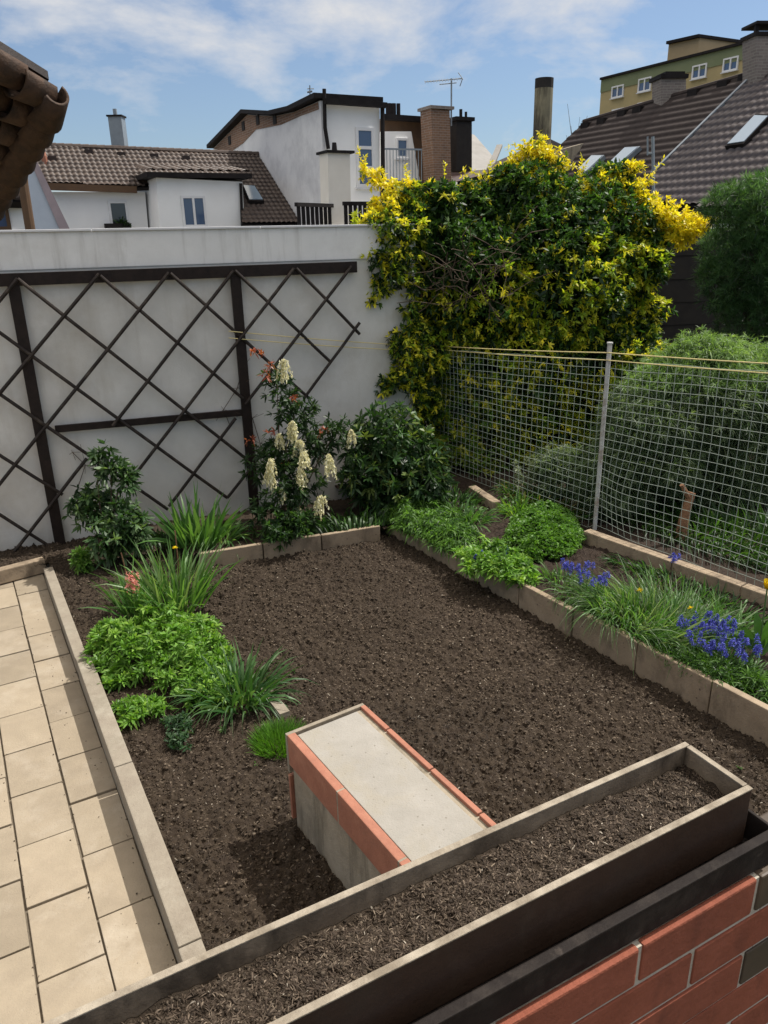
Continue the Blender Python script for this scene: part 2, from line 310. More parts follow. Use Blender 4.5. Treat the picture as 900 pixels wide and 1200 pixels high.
def pick(cols, n, wts=None, jit=.18):
    cols = np.array(cols); i = rng.choice(len(cols), n, p=wts); c = cols[i]
    return c * (1 + (rng.random((n, 1)) - .5) * 2 * jit)
def rosettes(P, Nn, k, ln, wd, cols, droop=.1, spread=1.0, segs=2, prof='leaf', wts=None):
    n = len(P); Pk = np.repeat(P, k, 0); Nk = np.repeat(Nn, k, 0)
    D = nrm(Nk * .6 + rdir(n * k) * spread); lens = ln * (0.7 + .6 * rng.random(n * k))
    C = pick(cols, n, wts) if not isinstance(cols, np.ndarray) else cols
    C = np.repeat(C, k, 0) * (1 + (rng.random((n * k, 1)) - .5) * .3)
    return ribbons(Pk, D, lens, wd * (.8 + .4 * rng.random(n * k)), droop, segs, prof, C)
def shell(blobs, n, thick=.25, squash=1., front=None):
    """points in the outer part of a union of ellipsoids; blobs = (centre, radii)"""
    cs = np.array([b[0] for b in blobs]); rs = np.array([np.broadcast_to(b[1], 3) for b in blobs]); wt = (rs[:, 0] * rs[:, 2]); wt = wt / wt.sum()
    out = []; outn = []; tot = 0
    for _ in range(12):
        i = rng.choice(len(blobs), n * 2, p=wt); d = rdir(n * 2); r = 1 - thick * rng.random((n * 2, 1)) ** 1.5
        p = cs[i] + d * rs[i] * r
        q = ((p[:, None] - cs[None]) / rs[None]); dd = np.linalg.norm(q, axis=2); dd[np.arange(len(p)), i] = 9
        ok = (dd > 1 - thick * .9).all(1)
        if front is not None: ok &= (d @ np.array(front) > -.35)
        out.append(p[ok]); outn.append(nrm(d / rs[i])[ok]); tot += ok.sum()
        if tot >= n: break
    return np.concatenate(out)[:n], np.concatenate(outn)[:n]
def blades(c, r, n, h, wd, cols, lean=.5, droop=.5, segs=4, hv=.35, ell=None):
    c = np.array(c, float); a = rng.random(n) * 2 * np.pi; rr = np.sqrt(rng.random(n))
    off = np.stack([np.cos(a) * rr, np.sin(a) * rr, 0 * a], 1) * r
    if ell is not None: off = off[:, :1] * np.array(ell[0]) + off[:, 1:2] * np.array(ell[1])
    P = c + off
    D = nrm(np.stack([np.cos(a) * rr, np.sin(a) * rr, 0 * a], 1) * lean + rng.normal(size=(n, 3)) * .18 + np.array([0, 0, 1.]))
    Ls = h * (1 - hv + 2 * hv * rng.random(n))
    return ribbons(P, D, Ls, wd * (.7 + .6 * rng.random(n)), droop * (.4 + rng.random(n) * 1.2), segs, 'blade', pick(cols, n), up=rdir(n))
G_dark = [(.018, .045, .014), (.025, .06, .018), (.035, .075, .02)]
G_mid = [(.04, .10, .02), (.055, .13, .025), (.07, .15, .03)]
G_bright = [(.09, .20, .03), (.12, .25, .04), (.16, .28, .05)]
G_blade = [(.06, .15, .035), (.09, .20, .05), (.13, .25, .075), (.20, .30, .14)]

# ================================================================== SETTING
# big ground sheet
mb = MB(); mb.add([(-700, -200, -.35), (700, -200, -.35), (700, 1200, -.35), (-700, 1200, -.35)], [(0, 1, 2, 3)]); tag(mb.build('ground', m_ground), kind='structure')
E1 = dv(-58); E2 = dv(32)
def soil_sheet(name, poly, z, mat, amp=.03, step=.0105, zfun=None):
    P = np.array(poly)[:, :2]; R2 = np.array([E1[:2], E2[:2]]); Q = P @ R2.T
    lo = Q.min(0); hi = Q.max(0); a = np.arange(lo[0], hi[0] + step, step); b = np.arange(lo[1], hi[1] + step, step)
    A, B = np.meshgrid(a, b, indexing='ij'); XY = np.stack([A, B], -1) @ R2
    X, Y = XY[..., 0], XY[..., 1]
    Z = soilz(X, Y, z, amp)
    idx = np.arange(A.size).reshape(A.shape); F = np.stack([idx[:-1, :-1], idx[1:, :-1], idx[1:, 1:], idx[:-1, 1:]], -1).reshape(-1, 4)
    cx = X.ravel()[F].mean(1); cy = Y.ravel()[F].mean(1); F = F[inpoly(cx, cy, P)]
    o = np_mesh(name, np.stack([X, Y, Z], -1), F, mat, smooth=True); return o
def soilz(x, y, z, amp):
    return z + amp * ((vnoise(x * 3.1 + 9, y * 3.1) - .5) * .5 + (vnoise(x * 11, y * 11 + 5) - .5) * .6 + (vnoise(x * 31, y * 31) - .5) * .7 + (vnoise(x * 62 + 3, y * 62) - .5) * .65 + (vnoise(x * 93 + 8, y * 93) - .5) * .45)
def chips(name, poly, z, amp, n, ln, wd, label, cat, dens_fun=None, bright=1.):
    P = np.array(poly)[:, :2]; lo = P.min(0); hi = P.max(0)
    p = lo + rng.random((int(n * 2.2), 2)) * (hi - lo); p = p[inpoly(p[:, 0], p[:, 1], P)][:n]; n = len(p)
    zz = soilz(p[:, 0], p[:, 1], z, amp)
    a = rng.random(n) * 2 * np.pi; pit = rng.random(n) * .9 - .1
    D = np.stack([np.cos(a) * np.cos(pit), np.sin(a) * np.cos(pit), np.sin(pit)], 1)
    Ls = ln * (.45 + rng.random(n) ** 2 * 1.3)
    C = pick([(.028, .019, .013), (.05, .035, .024), (.085, .062, .043), (.14, .11, .08), (.33, .29, .23)], n, [.40, .32, .18, .085, .015], .25) * (.5 + .8 * vnoise(p[:, 0] * 1.7, p[:, 1] * 1.7))[:, None] * bright
    f = Fol(); f.add(ribbons(np.stack([p[:, 0], p[:, 1], zz + .001], 1), D, Ls, wd * (.5 + rng.random(n)), np.sin(pit) * 1.0, 3, 'chip', C, up=nrm(rdir(n) * .7 + np.array([0, 0, 1.]))))
    o = f.build(name, m_chip); tag(o, label, cat, kind='stuff'); return o

def crumbs(name, P3, size, label, cat, bright=1.):
    n = len(P3); o8 = np.array([[1, 0, 0], [0, 1, 0], [-1, 0, 0], [0, -1, 0], [0, 0, 1], [0, 0, -1.]]); f8 = np.array([[0, 1, 4], [1, 2, 4], [2, 3, 4], [3, 0, 4], [1, 0, 5], [2, 1, 5], [3, 2, 5], [0, 3, 5]])
    sz = size * (.3 + rng.random(n) ** 4 * 2.0); jit = 1 + (rng.random((n, 6, 3)) - .5) * .7
    a = rng.random(n) * 6.28; ca, sa = np.cos(a), np.sin(a); V = o8[None] * jit; V = np.stack([V[..., 0] * ca[:, None] - V[..., 1] * sa[:, None], V[..., 0] * sa[:, None] + V[..., 1] * ca[:, None], V[..., 2] * .75], -1) * sz[:, None, None] + P3[:, None]
    F = (f8[None] + (np.arange(n) * 6)[:, None, None]).reshape(-1, 3)
    C = np.repeat(pick([(.034, .0235, .0145), (.058, .042, .027), (.086, .064, .043), (.12, .093, .066)], n, [.38, .34, .2, .08], .25) * bright * (.6 + .65 * vnoise(P3[:, 0] * 1.7, P3[:, 1] * 1.7))[:, None], 6, 0)
    o = np_mesh(name, V.reshape(-1, 3), F, m_chip, None, C); tag(o, label, cat, kind='stuff'); return o
def scatter(poly, n, z, amp):
    P = np.array(poly)[:, :2]; lo = P.min(0); hi = P.max(0); p = lo + rng.random((int(n * 2.5), 2)) * (hi - lo); p = p[inpoly(p[:, 0], p[:, 1], P)][:n]
    return np.stack([p[:, 0], p[:, 1], soilz(p[:, 0], p[:, 1], z, amp) + .001], 1)
edges_ = [.10, -.197, -.50, -.80]
# key lines
kp0 = g(50, 664, .06); pd_ = dv(-60.5); pn = np.array([-pd_[1], pd_[0], 0])
PN = .385   # lateral coordinate of path-side kerb face
d608 = dv(-60.8); n608 = np.array([-d608[1], d608[0], 0])
def pp(s, n, z=0.): return d608 * s + n608 * n + np.array([0, 0, z])
KR = (g(620, 718)); kd = dv(-58); kn = np.array([-kd[1], kd[0], 0])      # right kerb line (garden-side foot), kn points right/away
Kc = KR.dot(kn); 
def kk(s, n, z=0.): return kd * s + kn * n + np.array([0, 0, z])
Ks0 = hp(443, 632, (KR, kn))[:3].dot(kd)                                    # far end of kerb
wall0 = g(68, 635); wd_ = dv(22); wn = np.array([math.sin(R_(22)), -math.cos(R_(22)), 0])  # wn towards camera
WP = (wall0 + wn * -.02, wn)
def ww(s, z, off=0.): return wall0 + wd_ * s + wn * off + np.array([0, 0, z])

# soil plot
soil_poly = [pp(-7.6, PN + .05), ww(-1.0, 0), ww(4.0, 0), kk(Ks0 - 1.2, Kc), kk(-1.6, Kc), kk(-1.0, Kc), kk(1.5, Kc), pp(2.6, 1.5), pp(0.2, PN + .05), pp(-1.6, PN + .05)]
soil_poly = [pp(-7.74, -3.2), ww(-3.2, 0, .0), ww(3.6, 0, .0), kk(Ks0 - .6, Kc + .03), kk(0.2, Kc + .03), pp(0.2, PN + .06), pp(-7.60, PN + .06)]
tag(soil_sheet('soil_plot', soil_poly, 0., m_soil, .045), kind='structure')
chips('wood_fibre_mulch', soil_poly, 0., .045, 210000, .017, .0042, 'coarse brown fibrous mulch covering the open garden plot', 'mulch')
crumbs('soil_crumbs', scatter(soil_poly, 150000, 0., .045), .0066, 'dark brown crumbly soil lumps over the open garden plot', 'soil')
pc = np.array([pp(rng.uniform(-7.4, -.2), PN - abs(rng.normal()) * .12 - .01, -.097) for _ in range(500)] + [pp(rng.uniform(-7.4, -.2), random.choice(edges_) + rng.normal() * .012, -.097) for _ in range(700)]); crumbs('path_crumbs', pc, .0028, 'fine soil grit fallen on the pale slab path', 'grit', 1.5)
# right bed
bed_poly = [kk(Ks0 - 1.3, Kc + .06), kk(1.2, Kc + .06), kk(1.2, Kc + 1.55), kk(Ks0 - 3.0, Kc + 1.55), kk(Ks0 - 3.0, Kc + .3)]
m_shadesoil = M('shade_toned_soil', (.026, .017, .012), (.045, .031, .022), 28, .95, 1.0, 120, c3=(.02, .013, .01), s3=9)  # same soil with the shade of shrubs and netting put into its colour
tag(soil_sheet('soil_right_bed', bed_poly, .19, m_shadesoil, .05, .035), kind='structure')
chips('bed_litter', bed_poly, .19, .05, 40000, .016, .0045, 'dark crumbly soil and litter in the raised right bed', 'mulch', bright=.55)  # litter colour dimmed too, carrying the bed's painted shade
nb_poly = [kk(Ks0 - 6, Kc + 1.5), kk(2.5, Kc + 1.5), kk(2.5, Kc + 9), kk(Ks0 - 6, Kc + 9)]
tag(soil_sheet('soil_neighbour_plot', nb_poly, .18, m_shadesoil, .05, .08), kind='structure')
# back bed behind back kerb
bk0 = g(235, 668); bkd = dv(21); bkn = np.array([-bkd[1], bkd[0], 0])
bb_poly = [bk0 + bkn * .03, bk0 + bkd * 2.05 + bkn * .03, bk0 + bkd * 2.6 + bkn * 1.0, bk0 + bkn * 1.2 - bkd * .5, bk0 + bkn * 1.0 - bkd * .35]
tag(soil_sheet('soil_back_bed', bb_poly, .12, m_soil, .04, .03), kind='structure')

# path
mb = MB(); mb.add([pp(-7.7, -3.5, -.118), pp(1.5, -3.5, -.118), pp(1.5, PN + .02, -.118), pp(-7.7, PN + .02, -.118)], [(0, 1, 2, 3)])
tag(mb.build('path_bedding', m_joint), kind='structure')
edges = [.375, .10, -.197, -.50, -.80, -1.1, -1.4, -1.7, -2.0, -2.3, -2.6, -2.9, -3.2]
mb = MB(); gap = .006
for ci in range(len(edges) - 1):
    n1, n0 = edges[ci] - gap, edges[ci + 1] + gap
    s = -7.23 - .4565 - (0 if ci % 2 == 0 else .238) 
    while s < 1.2:
        s0 = max(s, -7.64) + gap; s1 = s + .4565 - gap
        if s1 - s0 > .03:
            j = [random.uniform(-.003, .003) for _ in range(6)]; skew = -.0095 * 0
            z = -.10 + random.uniform(-.003, .003)
            c = [pp(s0 + j[0], n0 + j[4], z), pp(s1 + j[1], n0 + j[4], z + j[2] * .5), pp(s1 + j[1], n1 + j[5], z + j[3] * .5), pp(s0 + j[0], n1 + j[5], z)]
            mb.prism(c, (0, 0, -.05))
        s += .4565
tag(mb.build('path', m_paver, bevel=.004), kind='structure')

# kerb beside path: two stretches
t = thing('garden_kerb', 'pale concrete kerb dividing slab path from mulch plot', 'kerb', pp(-4, PN))
mb = MB(); mb.box(pp(-7.42, PN - .01, -.16), d608 * 1.93, n608 * .085, (0, 0, .20)); mb.build('kerb_stone', m_kerb, t, bevel=.006)
for s0, s1 in ((-5.42, -3.99), (-3.982, -2.6), (-2.592, -1.2), (-1.192, .2)):
    mb = MB(); mb.box(pp(s0, PN - .012 + random.uniform(-.004, .004), -.16), d608 * (s1 - s0), n608 * .105, (0, 0, .245)); mb.build('kerb_stone', m_kerb, t, bevel=.007)
# end beam across path
bm0 = g(-60, 688, .0); bm1 = g(52, 659, .0)
mb = MB(); mb.bar(bm0 + np.array([0, 0, -.02]), bm1 + np.array([0, 0, -.02]), .10, .14); tag(mb.build('edging_beam', m_kerb2, bevel=.01), 'short weathered edging beam across far end of slab path', 'edging')
# back kerb
t = thing('back_bed_kerb', 'grey stone kerb holding the bed below the trellis', 'kerb', bk0)
L_ = [0, .62, 1.22, 1.86]
for a, b in zip(L_[:-1], L_[1:]):
    mb = MB(); mb.box(bk0 + bkd * (a + .006) + np.array([0, 0, -.05]), bkd * (b - a - .012), bkn * .05, (0, 0, .215 + random.uniform(-.01, .005))); mb.build('kerb_stone', m_kerb2, t, bevel=.006)
# right kerb
t = thing('right_bed_kerb', 'long tan stone kerb along the raised right bed', 'kerb', KR)
ks = [Ks0 - .02, Ks0 + .48, Ks0 + 1.1]
js = [hp(x, y, (KR, kn)).dot(kd) for x, y in ((535, 675), (608, 700), (670, 735), (745, 770), (833, 810))]
ks = [Ks0 - .02] + [hp(480, 645, (KR, kn)).dot(kd)] + js + [js[-1] + .5, js[-1] + 1.0, js[-1] + 1.55]
ks = sorted(ks)
hs = [.07, .13, .20, .225, .235, .24, .25, .25, .25]
for i, (a, b) in enumerate(zip(ks[:-1], ks[1:])):
    h = hs[min(i, 8)]; jj = random.uniform(-.006, .006)
    mb = MB(); mb.box(kk(a + .005, Kc + jj, -.06), kd * (b - a - .010), kn * .055, (0, 0, h + .06)); mb.build('kerb_stone', m_kerb2, t, bevel=.008)
# fence kerb
fk0 = g(683, 622, .30); fk1 = g(900, 698, .30); fdir = nrm(fk1 - fk0); fn = np.array([-fdir[1], fdir[0], 0])
t = thing('fence_kerb', 'stone kerb running under the netting fence', 'kerb', fk0)
Lf = np.linalg.norm(fk1 - fk0); a = 0
for i, ln in enumerate((.95, .62, .8, .9)):
    mb = MB(); mb.box(fk0 + fdir * (a + .005) + np.array([0, 0, -.18]), fdir * (ln - .01), fn * .10, (0, 0, .18)); mb.build('kerb_stone', m_kerb2, t, bevel=.01); a += ln
for k_, (q0, q1) in enumerate((((553, 571), (582, 590)), ((640, 568), (678, 590)))):
    a = g(*q0, .27); b = g(*q1, .27); mb = MB(); mb.bar(a - [0, 0, .05], b - [0, 0, .05], .10, .14)
    tag(mb.build('edging_stone', m_kerb2, bevel=.012), ['low brown edging stone left of the green dome plant', 'low brown edging stone behind the netting near the pole'][k_], 'edging')

# ================================================================== BOUNDARY WALL + TRELLIS
s_end = (hp(487, 440, (wall0, wn)) - wall0).dot(wd_)
t = thing('boundary_wall', 'tall plastered boundary wall with grey lower face and pale top band', 'wall', ww(1, 0))
zt = .914 * H; ztop = 1.0255 * H
mb = MB(); mb.box(ww(-3.2, -.3, 0), wd_ * (3.2 + s_end), -wn * .28, (0, 0, zt + .3)); mb.build('lower_face', m_plaster, t)
mb = MB(); mb.box(ww(-3.2, zt, .012), wd_ * (3.2 + s_end + .002), -wn * .30, (0, 0, ztop - zt)); mb.build('top_band', m_plaster2, t, bevel=.008)
a = -3.2; cuts = [-3.2, .78, 2.42, s_end + .02]
for i in range(3):
    mb = MB(); mb.box(ww(cuts[i] + .004, ztop, .035), wd_ * (cuts[i + 1] - cuts[i] - .008), -wn * .34, (0, 0, .022)); mb.build('coping', m_cap, t, bevel=.004)
# trellis
T = thing('wooden_trellis', 'dark stained diamond lath trellis mounted on plastered wall', 'trellis', ww(1, 0, .06))
TP = (wall0 + wn * .06, wn); TP2 = (wall0 + wn * .085, wn); TP3 = (wall0 + wn * .11, wn)
def zp(x, y): return (x / 2.045, 300 + y / 2.045)
def plank(p, q, wid, off, mb=None, thick=.035):
    P0 = hp(*p, (wall0 + wn * off, wn)); P1 = hp(*q, (wall0 + wn * off, wn)); mb = mb or MB(); mb.bar(P0, P1, wid, thick, up=wn); return mb
tz = .888 * H
mb = MB(); mb.bar(ww(-3, tz, .055), hp(418, 314, (wall0 + wn * .055, wn)) * [1, 1, 0] + [0, 0, tz], .115, .04, up=wn); mb.build('top_rail', m_darkwood, T, bevel=.004)
for q in (((45, 70), (135, 700)), ((567, 60), (607, 590))):
    a = hp(*zp(*q[0]), TP); b = hp(*zp(*q[1]), TP); b[2] = 0; bb = b.copy(); xy = (a + b) / 2
    a2 = np.array([xy[0], xy[1], tz - .0575]); b2 = np.array([xy[0], xy[1], -.1])
    mb = MB(); mb.bar(a2, b2, .105, .04, up=wn); mb.build('post', m_darkwood, T, bevel=.004)
mb = MB(); mb.bar(ww(-2.2, tz - .06, .04), ww(-2.2, -.1, .04), .105, .04, up=wn); mb.build('post', m_darkwood, T, bevel=.004)
mb = plank(zp(132, 415), zp(580, 375), .07, .055); mb.build('middle_rail', m_darkwood, T, bevel=.004)
fwd = [[(238, 42), (70, 255), (-60, 400)], [(405, 40), (258, 225), (105, 418), (-60, 620)], [(560, 35), (425, 212), (270, 408)], [(705, 30), (580, 200), (445, 370), (305, 548)],
       [(843, 25), (715, 188), (588, 355)], [(565, 388), (405, 600)], [(862, 160), (795, 252), (728, 342)], [(208, 485), (150, 570), (35, 708)], [(600, 510), (545, 580)], [(42, 55), (-70, 190)]]
bwd = [[(42, 55), (262, 228), (445, 372), (595, 490)], [(240, 48), (425, 212), (582, 342)], [(408, 42), (575, 190), (742, 342)], [(563, 35), (715, 188), (790, 252)], [(710, 30), (780, 100), (862, 187)],
       [(-60, 140), (75, 235), (285, 400), (455, 520), (545, 580)], [(-60, 290), (100, 405), (310, 545), (402, 607)], [(-60, 440), (150, 572)], [(-60, 582), (125, 700)]]
for lst, off in ((bwd, .088), (fwd, .114)):
    for pts in lst:
        P0 = hp(*zp(*pts[0]), (wall0 + wn * off, wn)); P1 = hp(*zp(*pts[-1]), (wall0 + wn * off, wn))
        mb = MB(); k = 6; pl_ = [P0 + (P1 - P0) * i / k + np.array([0, 0, random.uniform(-.003, .003)]) for i in range(k + 1)]
        mb.tube(pl_, .0175, 8); mb.build('lath', m_lath, T, smooth=False)

# ================================================================== CONCRETE BOX
zb = .585
A = g(335, 860, zb); B = g(430, 828, zb); a1 = nrm(B - A); dL = dv(-57); a1 = np.array([-dL[1], dL[0], 0]); wB = np.linalg.norm(B - A); LB = 1.32
T = thing('concrete_box', 'pale concrete box edged with terracotta tiles standing in the mulch', 'box', A * [1, 1, 0])
c0 = A * [1, 1, 0]
mb = MB(); mb.box(c0 + dL * .02 + a1 * .018 + [0, 0, -.05], dL * (LB - .04), a1 * (wB - .036), (0, 0, zb - .02 + .05)); mb.build('body', m_render, T)
mb = MB(); mb.box(c0 + dL * .035 + a1 * .05 + [0, 0, zb - .03], dL * (LB - .06), a1 * (wB - .115), (0, 0, .024)); mb.build('top_slab', m_concrete, T, bevel=.004)
# edge tiles left side
le = np.linalg.norm(g(393, 928, zb) - A)
for a, b in ((.012, le - .004), (le + .004, le + .5), (le + .508, LB)):
    mb = MB(); mb.box(c0 + dL * a + [0, 0, zb - .185], dL * (b - a), a1 * .045, (0, 0, .185)); mb.build('edge_tile', m_terra, T, bevel=.006)
mb = MB(); mb.box(c0 + dL * .014 + a1 * .0015 + [0, 0, zb - .183], dL * (LB - .02), a1 * .042, (0, 0, .181)); mb.build('grout', m_boxgrout, T)
# right side tiles
for a, b in ((.012, .26), (.268, .64), (.648, 1.0), (1.008, LB)):
    mb = MB(); mb.box(c0 + dL * a + a1 * (wB - .028) + [0, 0, zb - .185], dL * (b - a), a1 * .028, (0, 0, .184)); mb.build('edge_tile', m_terra, T, bevel=.005)
mb = MB(); mb.box(c0 + dL * .016 + a1 * (wB - .062) + [0, 0, zb - .04], dL * (LB - .03), a1 * .03, (0, 0, .012)); mb.build('groove_filler', m_render, T)
# far end strip (cream) and end face
mb = MB(); mb.box(c0 + dL * -.012 + [0, 0, zb - .24], dL * .0235, a1 * wB, (0, 0, .236)); mb.build('end_strip', m_boxgrout, T, bevel=.003)
mb = MB(); mb.box(c0 + dL * -.010 + [0, 0, .04], dL * .02, a1 * (wB * .9), (0, 0, zb - .30)); mb.build('end_tile', m_terra, T, bevel=.003)

# ================================================================== PARAPET, TRAY, TROUGH
pdir = dv(27.6); pn_ = np.array([-pdir[1], pdir[0], 0])       # pn_ points away from camera
def qq(s, n, z): return pdir * s + pn_ * n + np.array([0, 0, z])
zb_ = H - 1.0
bl = gd(752, 1110, 1.0).dot(pn_)
sj = gd(752, 1110, 1.0).dot(pdir); sj2 = gd(889, 1028, 1.0).dot(pdir); bw = sj2 - sj
se = gd(918, 978, .94).dot(pdir)
T = thing('brick_parapet', 'low parapet wall clad in red brick tiles at lower right', 'wall', qq(sj, bl, 1.2))
mb = MB(); mb.box(qq(-1.6, bl + .0035, -.3), pdir * (1.6 + se - .03), pn_ * .205, (0, 0, zb_ + .3 - .003)); mb.box(qq(se - .028, bl + .0035, -.3), pdir * 1.6, pn_ * .09, (0, 0, zb_ + .3 - .012)); mb.build('core', m_grout, T)
hb = (.085)
for r in range(10):
    z1 = zb_ - r * (hb) ; 
    s = sj + (0 if r % 2 == 0 else -bw * .52 if True else 0) - 6 * bw
    i = 0
    while s < sj + 5 * bw:
        s1 = s + bw
        if s1 > -1.6 and s < 2.6:
            j = random.uniform(-.0015, .0015)
            dark = (abs(s - (sj2 + (bw * -.0 if r % 2 == 0 else 0))) < .02 and r == 0) or (r == 2 and abs(s - (sj2)) < .05)
            mb = MB()
            mb.box(qq(s + .005, bl + j, z1 - hb + .010), pdir * (bw - .010), pn_ * (.014 if r or s < se - .1 else .095), (0, 0, hb - .010))
            mb.build('facing_tile', m_darkbrick if dark else m_terra2, T, bevel=.004 if r == 0 else .0018)
        s = s1; i += 1
# tray
zt_ = H - .94; tn = .571; se = gd(918, 978, .94).dot(pdir)
T = thing('metal_tray', 'long dark steel tray on brick parapet under the trough', 'tray', qq(0, tn, zb_))
mb = MB(); s0 = -1.5; th = .006
mb.box(qq(s0, tn, zb_ + .003), pdir * (se - s0), pn_ * th, (0, 0, zt_ - zb_ - .003)); mb.build('near_side', m_tray, T, bevel=.002)
mb = MB(); mb.box(qq(s0, tn - .004, zt_), pdir * (se - s0 + .004), pn_ * .016, (0, 0, .006)); mb.build('rim', m_tray, T, bevel=.002)
mb = MB(); mb.box(qq(s0, tn + th, zb_ + .003), pdir * (se - s0 - th), pn_ * .21, (0, 0, .004)); mb.build('floor', m_tray, T)
mb = MB(); mb.box(qq(se - th, tn + th, zb_ + .003), pdir * th, pn_ * .22, (0, 0, zt_ - zb_)); mb.build('end_side', m_tray, T, bevel=.002)
mb = MB(); mb.box(qq(s0, tn + .226, zb_ + .003), pdir * (se - s0 - th), pn_ * th, (0, 0, zt_ - zb_ - .004)); mb.build('far_side', m_tray, T, bevel=.002)
# trough
dp = .88; zr = H - dp
pts = [gd(885, 928, dp), gd(800, 872, dp), gd(60, 1200, dp), gd(320, 1200, dp)]
nn = [gd(x, y, dp).dot(pn_) for x, y in ((885, 928), (600, 1062), (800, 872), (300, 1092))]
n0 = (nn[0] + nn[1]) / 2; n1 = (nn[2] + nn[3]) / 2; sE = (gd(885, 928, dp).dot(pdir) + gd(803, 870, dp).dot(pdir)) / 2; sS = -1.25; tw = .009
zf = zb_ + .009
T = thing('planter_trough', 'long weathered wooden planter trough on tray above the plot', 'planter', qq(0, n0, zf))
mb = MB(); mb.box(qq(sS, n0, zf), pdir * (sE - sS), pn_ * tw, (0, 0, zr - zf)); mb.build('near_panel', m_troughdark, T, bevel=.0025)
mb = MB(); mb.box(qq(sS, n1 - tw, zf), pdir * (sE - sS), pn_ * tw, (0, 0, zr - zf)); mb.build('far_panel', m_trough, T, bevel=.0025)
mb = MB(); mb.box(qq(sE - tw, n0 + tw, zf), pdir * tw, pn_ * (n1 - n0 - 2 * tw), (0, 0, zr - zf)); mb.build('end_panel', m_trough, T, bevel=.0025)
mb = MB(); mb.box(qq(sS, n0 + tw, zf), pdir * tw, pn_ * (n1 - n0 - 2 * tw), (0, 0, zr - zf)); mb.build('end_panel', m_trough, T, bevel=.0025)
mb = MB()
for a, b, c, d in ((sS, n0 - .001, sE - sS, tw + .002), (sS, n1 - tw - .001, sE - sS, tw + .002)): mb.box(qq(a, b, zr), pdir * c, pn_ * d, (0, 0, .003))
mb.box(qq(sE - tw - .001, n0 + tw + .002, zr), pdir * (tw + .002), pn_ * (n1 - n0 - 2 * tw - .004), (0, 0, .003)); mb.build('worn_rim', m_troughrim, T, bevel=.001)
mb = MB(); mb.box(qq(sS + tw, n0 + tw, zf), pdir * (sE - sS - 2 * tw), pn_ * (n1 - n0 - 2 * tw), (0, 0, .006)); mb.build('bottom', m_troughdark, T)
tp = [qq(sS + tw, n0 + tw, 0), qq(sE - tw, n0 + tw, 0), qq(sE - tw, n1 - tw, 0), qq(sS + tw, n1 - tw, 0)]
def trough_soil():
    a = np.linspace(sS + tw, sE - tw, 420); b = np.linspace(n0 + tw, n1 - tw, 36); A_, B_ = np.meshgrid(a, b, indexing='ij')
    X = A_ * pdir[0] + B_ * pn_[0]; Y = A_ * pdir[1] + B_ * pn_[1]
    Z = tz_(X, Y)
    idx = np.arange(A_.size).reshape(A_.shape); F = np.stack([idx[:-1, :-1], idx[1:, :-1], idx[1:, 1:], idx[:-1, 1:]], -1).reshape(-1, 4)
    o = np_mesh('potting_soil', np.stack([X, Y, Z], -1), F, m_soil, smooth=True); tag(o, 'dark potting soil filling the long wooden trough', 'soil', kind='stuff')
    P = rng.random((52000, 2)); s = sS + tw + .003 + P[:, 0] * (sE - sS - 2 * tw - .006); n = n0 + tw + .006 + P[:, 1] * (n1 - n0 - 2 * tw - .012)
    keep = s > -.75; s = s[keep]; n = n[keep]
    X = s * pdir[0] + n * pn_[0]; Y = s * pdir[1] + n * pn_[1]; k = len(s); aa = rng.random(k) * 6.283; pit = rng.random(k) * 1.0 - .1
    D = np.stack([np.cos(aa) * np.cos(pit), np.sin(aa) * np.cos(pit), np.sin(pit)], 1)
    C = pick([(.035, .024, .016), (.06, .043, .03), (.10, .075, .053), (.16, .125, .09), (.34, .30, .24)], k, [.38, .33, .2, .08, .01], .25)
    f = Fol(); f.add(ribbons(np.stack([X, Y, tz_(X, Y)], 1), D, .0062 * (.5 + rng.random(k) ** 2 * 1.5), .0016 * (.5 + rng.random(k)), np.sin(pit), 3, 'chip', C, up=nrm(rdir(k) * .7 + np.array([0, 0, 1.]))))
    tag(f.build('trough_mulch', m_chip), 'curled brown fibres scattered on soil in the trough', 'mulch', kind='stuff')
def tz_(x, y): return zr - .036 + .012 * ((vnoise(x * 9, y * 9) - .5) + (vnoise(x * 40, y * 40) - .5) * .8 + (vnoise(x * 120, y * 120) - .5) * .7)
trough_soil()
_s = rng.uniform(-.75, sE - tw - .004, 30000); _n = rng.uniform(n0 + tw + .003, n1 - tw - .004, 30000); _x = _s * pdir[0] + _n * pn_[0]; _y = _s * pdir[1] + _n * pn_[1]
crumbs('trough_crumbs', np.stack([_x, _y, tz_(_x, _y)], 1), .0018, 'dark crumbly potting soil lumps inside the long trough', 'soil', .8)

# ================================================================== NETTING FENCE
pb = g(697, 617, .25); ftop = hp(714, 403, vplane(pb, 0))[2]
F_d = dv(-58.6); F_n = np.array([-F_d[1], F_d[0], 0]); FP = (pb, F_n)
def ff(s, z, off=0.): return np.array([pb[0], pb[1], 0]) + F_d * s + F_n * off + np.array([0, 0, z])
sL = (hp(505, 430, FP) - pb).dot(F_d); sL = -2.75
T = thing('netting_fence', 'grey plastic netting fence stretched on metal poles beside right bed', 'fence', pb)
mb = MB(); mb.tube([ff(0, .22), ff(0, ftop)], .021, 14); mb.build('pole', m_pole, T, smooth=False)
mb = MB(); mb.tube([ff(0, ftop), ff(0, ftop + .015)], .027, 14); mb.build('pole_cap', m_pole, T)
mb = MB(); mb.tube([ff(sL, .2), ff(sL, 1.66)], .018, 10); mb.build('pole', m_pole, T)
mb = MB(); mb.tube([ff(2.6, .2), ff(2.6, ftop)], .021, 10); mb.build('pole', m_pole, T)
